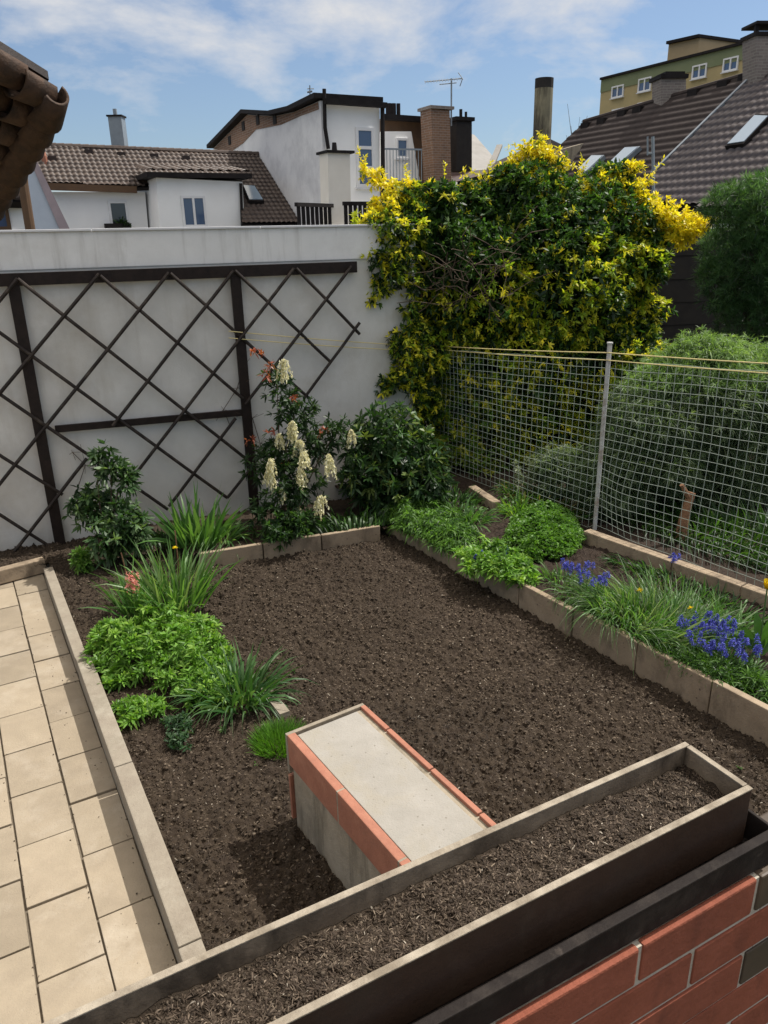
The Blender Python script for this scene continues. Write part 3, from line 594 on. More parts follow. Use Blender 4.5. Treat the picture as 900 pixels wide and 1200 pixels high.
sR = (hp(900, 435, FP) - pb).dot(F_d); zL_ = hp(505, 409, FP)[2]; sL_ = (hp(505, 409, FP) - pb).dot(F_d); z0_ = hp(712, 422, FP)[2]; zR_ = hp(900, 436, FP)[2]
zn_top = lambda s: (z0_ + (zL_ - z0_) * s / sL_ if s < 0 else z0_ + (zR_ - z0_) * s / sR)
def netp(i, j, ni, nj):
    s = sL + (2.6 - sL) * i / ni; tz2 = zn_top(s); z0 = .27 if s > 0 else .22; f = j / nj
    z = z0 + (tz2 - z0) * f
    bul = math.exp(-((s - .45) / .35) ** 2 - ((f - .25) / .25) ** 2)
    off = .010 * math.sin(s * 3 + f * 4) + .005 * math.sin(s * 9 + f * 7) - .10 * bul
    ds = -.05 * bul * (1 - f) + .006 * math.sin(f * 9 + s * 2)
    return ff(s + ds, z + .004 * math.sin(s * 7 + j), off)
ni, nj = 66, 22
mb = MB()
for i in range(ni + 1): mb.tube([netp(i, j, ni, nj) for j in range(nj + 1)], .0024, 4, cap=False)
for j in range(nj + 1): mb.tube([netp(i, j, ni, nj) for i in range(ni + 1)], .0024, 4, cap=False)
mb.build('net', m_net, T)
# ropes
pw1 = hp(262, 391, TP3)
for k_, (dz, e0) in enumerate(((0.055, (268, 388)), (-.012, (268, 396)))):
    pw1 = hp(*e0, TP3); p2 = ff(sL, zn_top(sL) + .01 + dz * .6); p3 = ff(0, z0_ + .015 + dz, -.022); p4 = ff(2.6, zn_top(2.6) + .015 + dz * 1.1)
    pts = []
    pm = hp(485, 405 + (6 if k_ else 0), (wall0 + wn * .07, wn))
    for a, b, sg in ((pw1, pm, .012), (pm, p2, .0), (p2, p3, .012), (p3, p4, .01)):
        for q in np.linspace(0, 1, 10)[:-1 if b is not p4 else None]: pts.append(a + (b - a) * q - np.array([0, 0, sg * 4 * q * (1 - q)]))
    mb = MB(); mb.tube(pts, .0052, 6)
    tag(mb.build('rope', m_rope), ['upper yellow cord strung from trellis past the metal pole', 'lower yellow cord along the top edge of netting'][k_], 'rope', None)

# ================================================================== PLANTS
def px_blob(u, v, rp, Y, sy=1., ry=1., asp=1.):
    c = at(u, v, Y); r = rp / FPX * Y * 1.03; return (c, (r, r * ry, r * asp))
def twigs(mb, base, ends, r0=.012, r1=.003, k=5, wob=.05):
    for e in ends:
        b = np.array(base) + rng.normal(size=3) * .02 * np.array([1, 1, 0]); e = np.array(e); ps = []
        w1 = rng.normal(size=3) * wob
        for i in range(k + 1):
            q = i / k; ps.append(b + (e - b) * q + w1 * math.sin(math.pi * q) + np.array([0, 0, .1 * math.sin(math.pi * q) * np.linalg.norm(e - b)]))
        mb.tube(ps, [r0 + (r1 - r0) * i / k for i in range(k + 1)], 6)
# --- big yellow-tipped hedge bush
Yb = 9.9
bl_ = [px_blob(*a) for a in (
    (520, 310, 60, 9.6), (500, 262, 30, 9.4), (560, 275, 52, 10.0), (625, 255, 55, 10.0), (700, 275, 58, 10.1), (752, 276, 26, 10.0), (640, 330, 90, 9.9), (560, 345, 78, 9.7), (702, 350, 50, 10.1),
    (520, 400, 55, 9.6), (600, 420, 90, 9.9), (690, 420, 78, 10.1), (525, 480, 58, 9.7), (620, 500, 75, 10.0), (560, 520, 45, 9.8), (690, 500, 70, 10.3),
    (462, 268, 24, 9.2), (478, 250, 24, 9.3), (738, 315, 28, 10.0), (732, 375, 22, 10.0), (540, 236, 18, 9.8), (590, 222, 22, 9.9), (478, 300, 22, 9.3))]
for _i in range(34):
    _c, _r = bl_[rng.integers(0, 19)]; _d = nrm(rng.normal(size=3) * [1, .3, 1] + [0, -.3, .3]); bl_.append((_c + _d * np.array(_r) * .97, np.array([1., 1., 1.]) * rng.uniform(.10, .24)))
# sprays of yellow new growth at the ends of the outer branches
by_ = [px_blob(*a) for a in ((428, 202, 7, 9.1), (441, 210, 9, 9.1), (457, 220, 10, 9.15), (470, 230, 9, 9.2), (440, 240, 8, 9.1), (478, 215, 6, 9.3), (428, 275, 8, 8.85), (436, 258, 10, 8.9), (455, 246, 12, 9.0), (432, 290, 7, 8.85),
    (513, 232, 7, 9.6), (508, 216, 6, 9.6), (520, 222, 6, 9.6), (563, 226, 10, 9.9), (572, 212, 8, 9.9), (548, 218, 5, 9.8), (592, 205, 12, 10.0), (604, 190, 9, 10.0), (620, 175, 9, 10.0), (634, 170, 8, 10.0), (646, 182, 10, 10.0), (658, 194, 8, 10.0), (630, 192, 12, 10.0), (616, 210, 12, 9.9),
    (652, 210, 8, 9.9), (665, 222, 9, 9.9), (640, 230, 8, 9.85), (690, 228, 13, 9.9), (678, 212, 7, 9.9), (706, 214, 9, 9.9), (722, 210, 9, 9.95), (738, 198, 8, 10.), (748, 194, 6, 10.), (748, 218, 10, 10.0), (760, 212, 6, 10.0), (735, 228, 13, 9.9), (752, 240, 16, 9.9), (770, 248, 16, 9.9), (790, 258, 18, 9.9), (808, 266, 15, 9.9), (822, 264, 9, 9.9), (832, 261, 6, 9.9), (775, 270, 16, 9.9), (745, 262, 14, 9.8), (800, 280, 12, 9.95), (725, 245, 10, 9.8), (660, 245, 7, 9.7))]
bo_ = [px_blob(*a) for a in ((440, 300, 15, 8.8), (455, 322, 17, 8.8), (446, 340, 12, 8.8), (470, 300, 18, 8.85), (438, 352, 7, 8.8), (480, 330, 16, 8.9), (483, 365, 14, 8.9), (470, 400, 17, 8.85), (480, 415, 22, 8.85), (474, 435, 18, 8.85), (458, 448, 12, 8.8), (450, 455, 8, 8.8), (490, 455, 20, 8.95), (492, 385, 17, 8.95), (498, 480, 18, 9.0), (505, 420, 22, 9.05), (460, 270, 20, 8.9), (440, 262, 12, 8.85), (480, 275, 22, 9.0))]
T = thing('hedge_bush', 'huge dark green bush with bright yellow leaf tips behind netting', 'bush', (bl_[10][0][0], 9.9, .2))
f = Fol()
P, Nn = shell(bl_, 9500, .28, front=(0, -.8, .6))
P = P + (vnoise(P[:, 0] * 5, P[:, 2] * 5)[:, None] - .5) * .16 * Nn
nx = vnoise(P[:, 0] * 3.0 + 20, P[:, 2] * 3.0 + 4); nx2 = vnoise(P[:, 0] * 6 + 2, P[:, 2] * 6 + 14)
low = P[:, 2] < 2.55 + .35 * (nx - .5) + np.clip((P[:, 0] - 1.4) * .25, -.35, .4)
olive = low & (nx2 + rng.random(len(P)) * .5 > .60 - .10 * (P[:, 2] > 1.5))
C = pick([(.036, .09, .02), (.05, .12, .028), (.08, .16, .035)], len(P)); C[olive] = pick([(.42, .48, .04), (.58, .56, .05), (.26, .38, .03), (.80, .72, .06)], olive.sum(), [.35, .25, .25, .15])
lt = (~olive) & (P[:, 2] > 2.6) & (rng.random(len(P)) > .90); C[lt] = pick([(.30, .34, .04), (.5, .48, .05)], lt.sum())
lf = (P[:, 0] < .55) & (rng.random(len(P)) > .45); C[lf] = pick([(.66, .62, .05), (.45, .50, .04), (.28, .38, .03)], lf.sum())
f.add(rosettes(P, Nn, 8, .062, .023, C, .15, .95))
cl = rng.random(len(P)) < .10; f.add(rosettes(P[cl] + Nn[cl] * .05, Nn[cl], 9, .078, .026, C[cl], .15, .95))
for _i in range(70):
    q = by_[rng.integers(0, len(by_))][0] if _i < 40 else shell(bl_[:19], 1, .1, front=(0, -.5, .9))[0][0]
    d = nrm(rng.normal(size=3) * .5 + [0, -.2, .8]); L9 = rng.uniform(.12, .30); k9 = 9; tt9 = np.linspace(0.2, 1, k9)[:, None]
    f.add(rosettes(q + d * tt9 * L9, np.tile(d, (k9, 1)), 3, .05, .018, pick([(.74, .62, .03), (.6, .55, .05)] if _i < 40 else [(.10, .17, .03), (.2, .26, .04), (.04, .09, .02)], k9), .1, .8))
P, Nn = shell(by_, 2100, .9); f.add(rosettes(P, Nn, 7, .055, .022, pick([(.74, .62, .03), (.82, .72, .06), (.62, .55, .04), (.25, .30, .03)], len(P), [.4, .35, .17, .08], .12), .1, 1.0))
P, Nn = shell(bo_, 900, .8); f.add(rosettes(P, Nn, 8, .06, .022, pick([(.50, .52, .04), (.70, .64, .05), (.26, .36, .03), (.08, .16, .02)], len(P)), .15, .95))
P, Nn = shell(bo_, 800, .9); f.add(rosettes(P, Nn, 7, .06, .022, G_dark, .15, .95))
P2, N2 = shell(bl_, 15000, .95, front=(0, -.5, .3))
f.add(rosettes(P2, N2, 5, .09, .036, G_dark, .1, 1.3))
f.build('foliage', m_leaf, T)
mb = MB()
base = np.array([bl_[10][0][0], 9.9, .18])
for b_ in bl_[:16]: twigs(mb, base + rng.normal(size=3) * [.4, .1, 0], [b_[0]], .03, .006, 7, .15)
for _ in range(70):
    c = at(rng.uniform(505, 600), rng.uniform(290, 360), 9.6 - .85 + rng.uniform(0, .2)); e = c + rng.normal(size=3) * [.28, .06, .22]
    mb.tube([c, (c + e) / 2 + rng.normal(size=3) * .05, e], .004, 4)
mb.build('stems', m_stem, T)

# --- feathery juniper dome behind netting
T = thing('feathery_shrub', 'pale grey-green feathery shrub bulging behind the netting at right', 'shrub', at(810, 620, 7.6) * [1, 1, 0] + [0, 0, .2])
Yj = 7.75
bj = [px_blob(*a) for a in ((815, 475, 72, 7.8), (770, 490, 56, 7.7), (870, 470, 62, 7.9), (825, 445, 48, 7.8), (900, 485, 60, 8.0), (760, 520, 55, 7.6), (720, 560, 42, 7.4), (840, 520, 80, 8.0), (790, 560, 60, 7.9), (665, 560, 28, 7.9))]
for _i in range(22):
    _c, _r = bj[rng.integers(0, 10)]; _d = nrm(rng.normal(size=3) + [-.2, -.4, .5]); bj.append((_c + _d * np.array(_r) * .86, np.array([1.3, 1.3, .8]) * rng.uniform(.10, .2)))
P, Nn = shell(bj, 13000, .35, front=(-.1, -.8, .6)); P = P + Nn * (rng.random((len(P), 1)) ** 5) * .12 + rng.normal(size=P.shape) * .02
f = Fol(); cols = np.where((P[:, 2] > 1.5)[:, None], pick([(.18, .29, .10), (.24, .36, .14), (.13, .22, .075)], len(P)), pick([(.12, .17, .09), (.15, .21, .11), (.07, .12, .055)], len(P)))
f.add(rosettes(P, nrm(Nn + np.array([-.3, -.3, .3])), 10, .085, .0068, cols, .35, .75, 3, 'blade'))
P, Nn = shell(bj, 3500, .6); f.add(rosettes(P, Nn, 7, .09, .012, [(.03, .06, .025), (.04, .08, .03)], .2, 1.2))
f.build('foliage', m_soft, T)
mb = MB(); b0 = at(810, 640, 7.7) * [1, 1, 0] + [0, 0, .18]
twigs(mb, b0, [b_[0] for b_ in bj], .02, .006, 6, .08); mb.build('stems', m_stem, T)
# stump / cut trunk behind net
sb = at(801, 628, 6.9); mb = MB(); q0 = g(797, 632, .2); mb.tube([q0, q0 + [.01, 0, .2], q0 + [.04, .02, .36], q0 + [.07, .03, .46]], [.055, .045, .04, .035], 10)
mb.tube([q0 + [.05, .02, .40], q0 + [-.05, 0, .55]], [.03, .02], 8)
tag(mb.build('tree_stump', m_bark), 'short reddish brown cut stump standing behind the netting', 'stump')
# --- dark pine at right edge
T = thing('pine_tree', 'dark green pine with upright needle tufts at right edge', 'tree', at(905, 400, 9.0) * [1, 1, 0] + [0, 0, .2])
bp_ = [px_blob(*a) for a in ((880, 250, 38, 9.0), (850, 245, 24, 8.9), (905, 235, 30, 9.1), (870, 300, 45, 9.2), (905, 320, 60, 9.3), (855, 330, 35, 9.2), (890, 375, 45, 9.3), (945, 260, 60, 9.3), (940, 360, 60, 9.3))]
P, Nn = shell(bp_, 3600, .35, front=(-.2, -.8, .6)); f = Fol()
f.add(rosettes(P, nrm(Nn * .6 + np.array([0, 0, .8])), 16, .085, .0045, pick([(.05, .12, .045), (.075, .16, .06), (.11, .21, .09)], len(P)), .05, .8, 2, 'blade'))
P, Nn = shell(bp_, 2200, .8); f.add(rosettes(P, Nn, 8, .1, .01, G_dark, .1, 1.2)); f.build('needles', m_soft, T)
mb = MB(); b0 = at(915, 400, 9.2) * [1, 1, 0] + [0, 0, .18]; mb.tube([b0, b0 + [0, 0, 1.5], b0 + [.05, 0, 3.1]], [.08, .06, .02], 8); twigs(mb, b0 + [0, 0, 1.2], [b_[0] for b_ in bp_], .02, .006); mb.build('trunk', m_stem, T)
# dark slatted fence behind
T = thing('board_fence', 'nearly black horizontal board fence between bush and pine', 'fence', at(830, 380, 11.5) * [1, 1, 0])
FPn = vplane(at(770, 330, 11.5), 10); e = dv(10); q = hp(740, 275, FPn); zt2 = q[2]
for i in range(9):
    mb = MB(); z1 = zt2 - i * .33; mb.box(q * [1, 1, 0] + [0, 0, z1 - .30] + np.array([0, .012 * i, 0]), e * 3.2, np.array([0, .04, 0]), (0, 0, .36)); mb.build('board', m_black, T)
for s in (0, 1.5, 3.0):
    mb = MB(); mb.box(q * [1, 1, 0] + e * s + np.array([0, .08, 0]), e * .1, np.array([0, .1, 0]), (0, 0, zt2)); mb.build('post', m_trim, T)
# white low roof glimpse
mb = MB(); c = at(815, 272, 12.5); mb.box(c, dv(10) * 1.2, np.array([0, 1.6, 0]), (0, 0, .12)); mb.box(c * [1, 1, 0] + [.05, .05, 0], dv(10) * 1.1, np.array([0, 1.4, 0]), (0, 0, c[2]))
tag(mb.build('garden_shed', m_white), 'low white shed roof glimpsed between bush and pine', 'shed')

# --- wall shrubs
def leafy(name, label, cat, blobs, n, k, ln, wd, cols, mat=None, droop=.2, spread=.9, base=None, inner=None, stems=True, thick=.5, wts=None, flowers=None, front=None, prof='leaf', segs=2):
    b = np.array(base if base is not None else blobs[0][0] * np.array([1, 1, 0])); T = thing(name, label, cat, b)
    P, Nn = shell(blobs, n, thick, front=front); f = Fol(); f.add(rosettes(P, nrm(Nn + np.array([0, 0, .35])), k, ln, wd, pick(cols, len(P), wts), droop, spread, segs, prof))
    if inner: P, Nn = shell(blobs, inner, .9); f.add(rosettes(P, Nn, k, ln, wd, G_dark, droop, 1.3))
    f.build('foliage', mat or m_leaf, T)
    if stems:
        mb = MB(); twigs(mb, b, [x[0] for x in blobs], .009, .004, 5, .03); mb.build('stems', m_stem, T)
    return T
R1 = [(.045, .10, .035), (.06, .13, .045), (.10, .18, .07), (.03, .07, .02)]
leafy('rhododendron', 'glossy upright evergreen shrub against trellis left of the irises', 'shrub', [px_blob(*a) for a in ((130, 548, 18, 7.05), (110, 592, 27, 7.0), (148, 602, 22, 6.85), (130, 632, 28, 6.75), (98, 600, 18, 7.0), (160, 625, 18, 6.8), (120, 530, 12, 7.05), (148, 560, 14, 7.0))], 300, 8, .085, .028, R1 + [(.14, .22, .10)], base=g(130, 655, .02), inner=70, thick=.8)
leafy('small_green_plant', 'small bright leafy tuft beside the kerb end left of shrub', 'plant', [px_blob(97, 655, 14, 6.65)], 60, 8, .06, .018, G_bright, base=g(97, 665, 0), stems=False, thick=.9)
PT = [px_blob(*a) for a in ((325, 450, 22, 7.75), (345, 485, 26, 7.7), (330, 530, 28, 7.6), (365, 520, 26, 7.6), (345, 570, 36, 7.4), (320, 605, 30, 7.2), (310, 545, 25, 7.6), (395, 505, 20, 7.6))]
T = leafy('pieris_shrub', 'pieris with drooping cream flower clusters and red young leaves', 'shrub', PT, 330, 8, .075, .022, G_dark + [(.045, .09, .03)], base=g(335, 622, .13), inner=250, thick=.7)
for i, (u, v) in enumerate(((298, 412), (308, 415), (316, 428), (312, 440), (345, 466), (318, 505), (296, 516), (335, 545), (380, 505))):
    c = at(u, v, 7.6 - .1 * (v > 480)); f = Fol(); f.add(rosettes(c + rng.normal(size=(3, 3)) * .018, np.tile([0, -.3, .8], (3, 1)), 7, .06, .016, [(.34, .09, .05), (.42, .13, .07), (.26, .07, .04)], .25, .9)); f.build('red_shoot', m_leaf, T)
for i, (u, v, s) in enumerate(((334, 436, 1.5), (342, 570 - 60, 1.0), (352, 528, 1.3), (357, 540, 1.1), (386, 545, 1.3), (412, 512, .9), (318, 548, 1.1), (316, 562, 1.2), (352, 588 - 28, 1.1), (377, 592, 1.2), (351, 606, 1.2), (330, 585 - 5, .7), (343, 502, .9), (327, 517, .9))):
    c = at(u, v, 7.45 if v < 540 else 7.2); n = int(320 * s); f = Fol(); rr = .12 * s
    k = 9; an = rng.random(k) * 6.28; ln9 = rng.uniform(.6, 1.15, k); D = np.stack([np.cos(an), np.sin(an)], 1) * rng.uniform(.2, .55, (k, 1)); tt = rng.random((n, 1)); ii = rng.choice(k, n); P = c + np.array([0, 0, rr * .7]) + np.concatenate([D[ii] * rr * np.sqrt(tt), -tt * rr * 1.7 * ln9[ii][:, None] + .25 * rr * np.sqrt(tt)], 1) + rng.normal(size=(n, 3)) * .005
    f.add(ribbons(P, nrm(rng.normal(size=(n, 3)) * .4 + [0, 0, -1]), .024, .013, 0, 2, 'round', pick([(.78, .74, .48), (.72, .68, .38), (.84, .82, .62)], n, None, .08))); f.build('flower_cluster', m_petal, T)
leafy('rhododendron', 'broad rounded evergreen shrub with pale buds at the wall corner', 'shrub', [px_blob(*a) for a in ((455, 515, 42, 8.1), (430, 525, 30, 7.9), (490, 530, 32, 8.0), (460, 560, 45, 7.9), (500, 565, 28, 7.8), (425, 560, 28, 7.8))], 520, 8, .10, .03, R1 + [(.16, .22, .06)], base=g(460, 590, .15), inner=300, thick=.6)
# iris-like clump on back bed
def clump(name, label, cat, c, r, n, h, wd, cols, lean=.5, droop=.5, ell=None, mat=None, segs=4, hv=.35, part='leaves'):
    T = thing(name, label, cat, c); f = Fol(); f.add(blades(c, r, n, h, wd, cols, lean, droop, segs, hv, ell)); f.build(part, mat or m_leaf, T); return T
clump('iris_clump', 'broad sword-leaved iris clump before the trellis between two shrubs', 'plant', g(232, 638, .12), .20, 85, .60, .034, G_blade[:3], .45, .25)
clump('spider_leaf_clump', 'arching strap-leaved clump immediately right of the sword-leaved irises', 'plant', g(258, 632, .12), .18, 120, .42, .018, G_blade, .9, .6)
clump('low_foliage', 'dark low leafy growth along wall behind the irises', 'plant', g(205, 634, .12), .5, 520, .26, .022, G_dark + G_mid[:1], .8, .8, ell=(wd_ * 1.25, wn * .32))
clump('low_foliage', 'dark grassy growth between pieris and wall-corner shrub', 'plant', g(415, 614, .14), .42, 620, .27, .02, G_dark + G_mid, .8, .8, ell=(wd_ * 1.3, wn * .5))
leafy('small_green_plant', 'dark leafy clump spilling over back kerb below the pieris', 'plant', [px_blob(325, 622, 20, 6.95), px_blob(350, 612, 18, 7.0)], 150, 8, .06, .02, G_mid + G_dark, base=g(335, 640, .1), stems=False, thick=.9)
# climber twigs on wall
for k_, (pts, lb) in enumerate(((((90, 575), (100, 545), (85, 530)), 'thin wiry climber stem on wall beside left trellis post'), (((270, 500), (262, 480), (278, 455), (285, 430)), 'thin wiry climber stem rising left of second trellis post'), (((318, 600 - 20), (305, 520), (296, 490)), 'bare climber twig on the wall behind the pieris'))):
    P3 = [hp(u, v, (wall0 + wn * .03, wn)) for u, v in pts]; mb = MB(); mb.tube(P3, .004, 5)
    for p in P3[1:]:
        for _ in range(5): mb.tube([p, p + rng.normal(size=3) * [.09, .02, .09]], .002, 4)
    tag(mb.build('climber_twig', m_stem), lb, 'climber')

# --- left bed: daffodil leaves, hyacinth, groundcover, alliums
c = g(200, 722, .02)
clump('daffodil_clump', 'tall blue-green daffodil leaf clump with one yellow bud', 'plant', g(208, 712, .02), .22, 260, .66, .017, G_blade, .5, .35)
Td = clump('daffodil_clump', 'daffodil leaves around a pink hyacinth left of the tallest clump', 'plant', g(160, 720, .02), .14, 110, .46, .018, G_blade, .5, .3)
f = Fol(); cb = at(205, 642, g(205, 715)[1] - .1); f.add(rosettes(cb + rng.normal(size=(3, 3)) * .004, np.tile([0, 0, 1.], (3, 1)), 8, .022, .012, [(.8, .65, .03)], 0, .6)); 
Tb = thing('daffodil_bud', 'single yellow daffodil bud above the tall leaf clump', 'flower', g(205, 712)); f.build('bud', m_petal, Tb); mb = MB(); mb.tube([g(205, 712), cb], .003, 5); mb.build('stalk', M('green_stalk', (.07, .14, .04), (.09, .17, .05)), Tb)
m_stalk = bpy.data.materials['green_stalk']
hb0 = g(156, 728); Th = thing('pink_hyacinth', 'pink hyacinth flower spike at left of the daffodil leaves', 'flower', hb0)
mb = MB(); tp_ = at(153, 672, hb0[1] - .05); mb.tube([hb0, tp_], .006, 6); mb.build('stalk', m_stalk, Th)
f = Fol(); n = 90; tt = rng.random((n, 1)); P = tp_ * (1 - tt) + (tp_ - np.array([0, 0, .15])) * tt + rng.normal(size=(n, 3)) * .022; f.add(rosettes(P, nrm(rng.normal(size=(n, 3)) + [0, -.3, 0]), 5, .022, .009, [(.72, .30, .24), (.8, .42, .34)], .1, .8)); f.build('flower_spike', m_petal, Th)
for k_, ((u, v), (u2, v2)) in enumerate((((155, 700), (142, 648)), ((212, 690), (205, 622)))):
    b0 = g(u, v); mb = MB(); mb.tube([b0, at(u2, v2, b0[1])], .005, 6); tag(mb.build('plant_stake', m_bark), ['thin brown cane stuck beside the pink hyacinth', 'thin brown cane above the tall daffodil leaves'][k_], 'stake')
# groundcover mound
def mound(name, label, cat, poly_px, z, hgt, n, k, ln, wd, cols, spread=1., droop=.3, mat=None, prof='leaf', zb=None, rag=.10):
    P = np.array([g(u, v, z) for u, v in poly_px]); lo = P.min(0)[:2]; hi = P.max(0)[:2]; cen = P.mean(0)
    p = lo + rng.random((n * 4, 2)) * (hi - lo); p = p[inpoly(p[:, 0], p[:, 1], P)][:n]
    d = np.full(len(p), 1e9)
    for i in range(len(P)):
        a = P[i][:2]; b = P[(i + 1) % len(P)][:2]; tt = np.clip(((p - a) @ (b - a)) / ((b - a) @ (b - a)), 0, 1); d = np.minimum(d, np.linalg.norm(p - a - tt[:, None] * (b - a), axis=1))
    hh = hgt * np.sqrt(np.clip(d / (hgt * 1.2), 0.02, 1)) * ((.35 if rag > .03 else .75) + (1.1 if rag > .03 else .35) * vnoise(p[:, 0] * 9, p[:, 1] * 9) * (.6 + .8 * vnoise(p[:, 0] * 23, p[:, 1] * 23))); kp = d > rag * vnoise(p[:, 0] * 14 + 5, p[:, 1] * 14) ; p, hh = p[kp], hh[kp]; zz = z + hh * (1 - .35 * rng.random(len(p)) ** 2)
    T = thing(name, label, cat, cen * [1, 1, 0] + [0, 0, z])
    f = Fol(); f.add(rosettes(np.stack([p[:, 0], p[:, 1], zz], 1), np.tile([0, 0, 1.], (len(p), 1)), k, ln, wd, pick(cols, len(p)), droop, spread, 2, prof)); f.build('foliage', mat or m_soft, T); return T
GB = [(.11, .24, .03), (.16, .32, .045), (.08, .18, .025), (.24, .40, .07), (.14, .30, .04)]
mound('groundcover_mound', 'bright green leafy groundcover mound spilling onto the path kerb', 'plant', [(93, 785), (112, 750), (160, 740), (215, 728), (262, 745), (282, 790), (270, 840), (222, 842), (170, 815), (120, 812)], 0, .25, 1900, 7, .062, .017, GB)
mound('groundcover_mound', 'small lower lobe of bright leaves beside the path kerb', 'plant', [(128, 838), (150, 820), (195, 822), (215, 840), (180, 850), (150, 862)], 0, .08, 240, 7, .055, .015, GB)
mound('dark_creeper', 'dark green small-leaved creeper in mulch below the bright mound', 'plant', [(178, 850), (200, 838), (230, 845), (240, 868), (215, 890), (195, 880)], 0, .07, 200, 7, .035, .012, [(.03, .075, .03), (.045, .10, .04), (.06, .12, .05)])
clump('allium_clump', 'glossy dark strap-leaved clump at right of the bright mound', 'plant', g(280, 820, .01), .19, 260, .42, .016, [(.04, .11, .03), (.06, .14, .04), (.09, .17, .06)], .9, .6)
T = thing('cushion_plant', 'small dense bright green cushion beside the concrete box', 'plant', g(328, 882))
f = Fol(); f.add(blades(g(328, 872, .0), .15, 1500, .10, .004, [(.08, .20, .02), (.12, .27, .03), (.06, .15, .02)], .75, .15, 2, .3)); f.build('foliage', m_soft, T)
# short kerb piece by the cushion
a = g(310, 808, .03); b = g(334, 838, .03); mb = MB(); mb.bar(a + [0, 0, -.03], b + [0, 0, -.03], .07, .10); tag(mb.build('edging_board', m_kerb), 'short pale edging board between strap leaves and green cushion', 'edging')
for u, v, lb in ((262, 855, 'tiny grey-green seedling in the mulch beyond the dark creeper'), (300, 895, 'tiny green sprout in mulch left of the concrete box'), (866, 900, 'tiny green sprout in the mulch beside the trough corner'), (345, 787, 'tiny green sprout in the open mulch right of strap leaves')):
    T = thing('seedling', lb, 'plant', g(u, v)); f = Fol(); f.add(rosettes(np.array([g(u, v, .01)]), np.array([[0, 0, 1.]]), 8, .035 if v < 880 else .02, .009, G_mid, .2, .9)); f.build('foliage', m_leaf, T)

# --- right bed
zB = .20
mound('groundcover_mound', 'mixed green carpet spilling over far end of right kerb', 'plant', [(445, 608), (470, 590), (520, 592), (548, 612), (565, 640), (530, 655), (500, 640), (470, 628)], .14, .15, 1300, 7, .10, .011, G_mid + GB[:3], .9, .6, prof='blade', rag=.04)
mound('groundcover_mound', 'light green broad leaves over the middle of right kerb', 'plant', [(530, 650), (560, 645), (600, 652), (625, 668), (640, 690), (600, 690), (570, 680), (545, 672)], .2, .13, 520, 7, .075, .022, GB, .9, .4, rag=.05)
mound('boxwood_dome', 'round bright small-leaved green dome left of the metal pole', 'shrub', [(590, 640), (600, 612), (640, 600), (672, 610), (685, 635), (665, 655), (620, 660)], .2, .26, 2000, 7, .040, .020, [(.09, .21, .03), (.11, .24, .035), (.14, .28, .05)], rag=0)
BELLS = 1
clump('grassy_clump', 'strappy green leaves beyond the groundcover near netting', 'plant', g(545, 610, zB), .22, 160, .30, .016, G_blade[:3], .8, .7)
clump('grassy_clump', 'dark leafy tuft at the wall corner beside the first edging stone', 'plant', g(530, 592, zB), .25, 220, .28, .016, G_dark + G_blade[:2], .8, .7)
clump('grassy_clump', 'leafy tuft between wall-corner shrub and green dome', 'plant', g(610, 600, zB), .2, 160, .26, .016, G_blade[:3] + GB, .8, .7)
mound('small_weeds', 'low scattered green weeds between grape hyacinths and fence kerb', 'plant', [(700, 690), (760, 690), (860, 730), (900, 760), (860, 770), (760, 730)], .2, .05, 260, 6, .05, .01, G_mid + G_dark, .9, .4, prof='blade')
T = clump('ornamental_grass', 'dense fine-bladed grass clump in the middle of right bed', 'plant', g(758, 732, zB), .30, 1300, .47, .009, G_blade + [(.2, .27, .16)], .9, .55, ell=(kd * 1.7, kn * .9))
def muscari(label, c, r, nl, nf, hgt, ell=None, seedcol=None):
    T = thing('grape_hyacinth', label, 'flower', c); f = Fol(); f.add(blades(c, r * 1.3, nl, hgt * .85, .007, G_blade[:3], .9, .7, 4, .35, ell)); f.build('leaves', m_leaf, T)
    st = MB()
    for i in range(nf):
        a = rng.random() * 6.28; q = math.sqrt(rng.random()) * r; off = np.array([math.cos(a) * q, math.sin(a) * q, 0])
        if ell is not None: off = off[0] * ell[0] + off[1] * ell[1]
        b = np.array(c) + off * .8; tip = b + off * .35 + np.array([0, 0, hgt * rng.uniform(.8, 1.15)]); st.tube([b, (b + tip) / 2 + rng.normal(size=3) * .006, tip], .0022, 4)
        f = Fol(); n = 60; tt = rng.random((n, 1)); P = tip - np.array([0, 0, .05]) * tt + nrm(rng.normal(size=(n, 3)) * [1, 1, .3]) * (.005 + .012 * tt)
        f.add(ribbons(P, nrm(rng.normal(size=(n, 3)) + [0, 0, -.5]), .011, .009, 0, 1, 'chip', pick([(.10, .12, .50), (.15, .17, .6), (.07, .07, .38)], n))); f.build('flower_spike', m_petal, T)
    st.build('stalks', m_stalk, T); return T
muscari('loose patch of pale blue hyacinths amid groundcover on right kerb', g(575, 662, zB), .15, 90, 18, .13)
muscari('far clump of blue grape hyacinths in front of fence kerb', g(683, 708, zB), .16, 150, 30, .30, ell=(kd * 1.2, kn * .7))
muscari('near clump of crowded blue grape hyacinths beside yellow tulip', g(838, 775, zB), .20, 320, 80, .24, ell=(kd * 1.25, kn * .9))
clump('leafy_filler', 'tall strappy green leaves between fine grass and yellow tulip', 'plant', g(835, 735, zB), .25, 260, .30, .014, G_blade, .8, .6, ell=(kd * 1.2, kn * .6))
clump('leafy_filler', 'dark weedy row of leaves along the near side of fence kerb', 'plant', g(800, 692, zB), .3, 420, .20, .012, G_dark + G_blade[:2], .8, .6, ell=(kd * 2.6, kn * .35))
clump('leafy_filler', 'small strappy tuft between far grape hyacinths and green dome', 'plant', g(655, 680, zB), .12, 90, .2, .012, G_blade, .8, .6)
muscari('few blue grape hyacinths behind the netting near the stump', g(790, 668, .2), .06, 20, 6, .14)
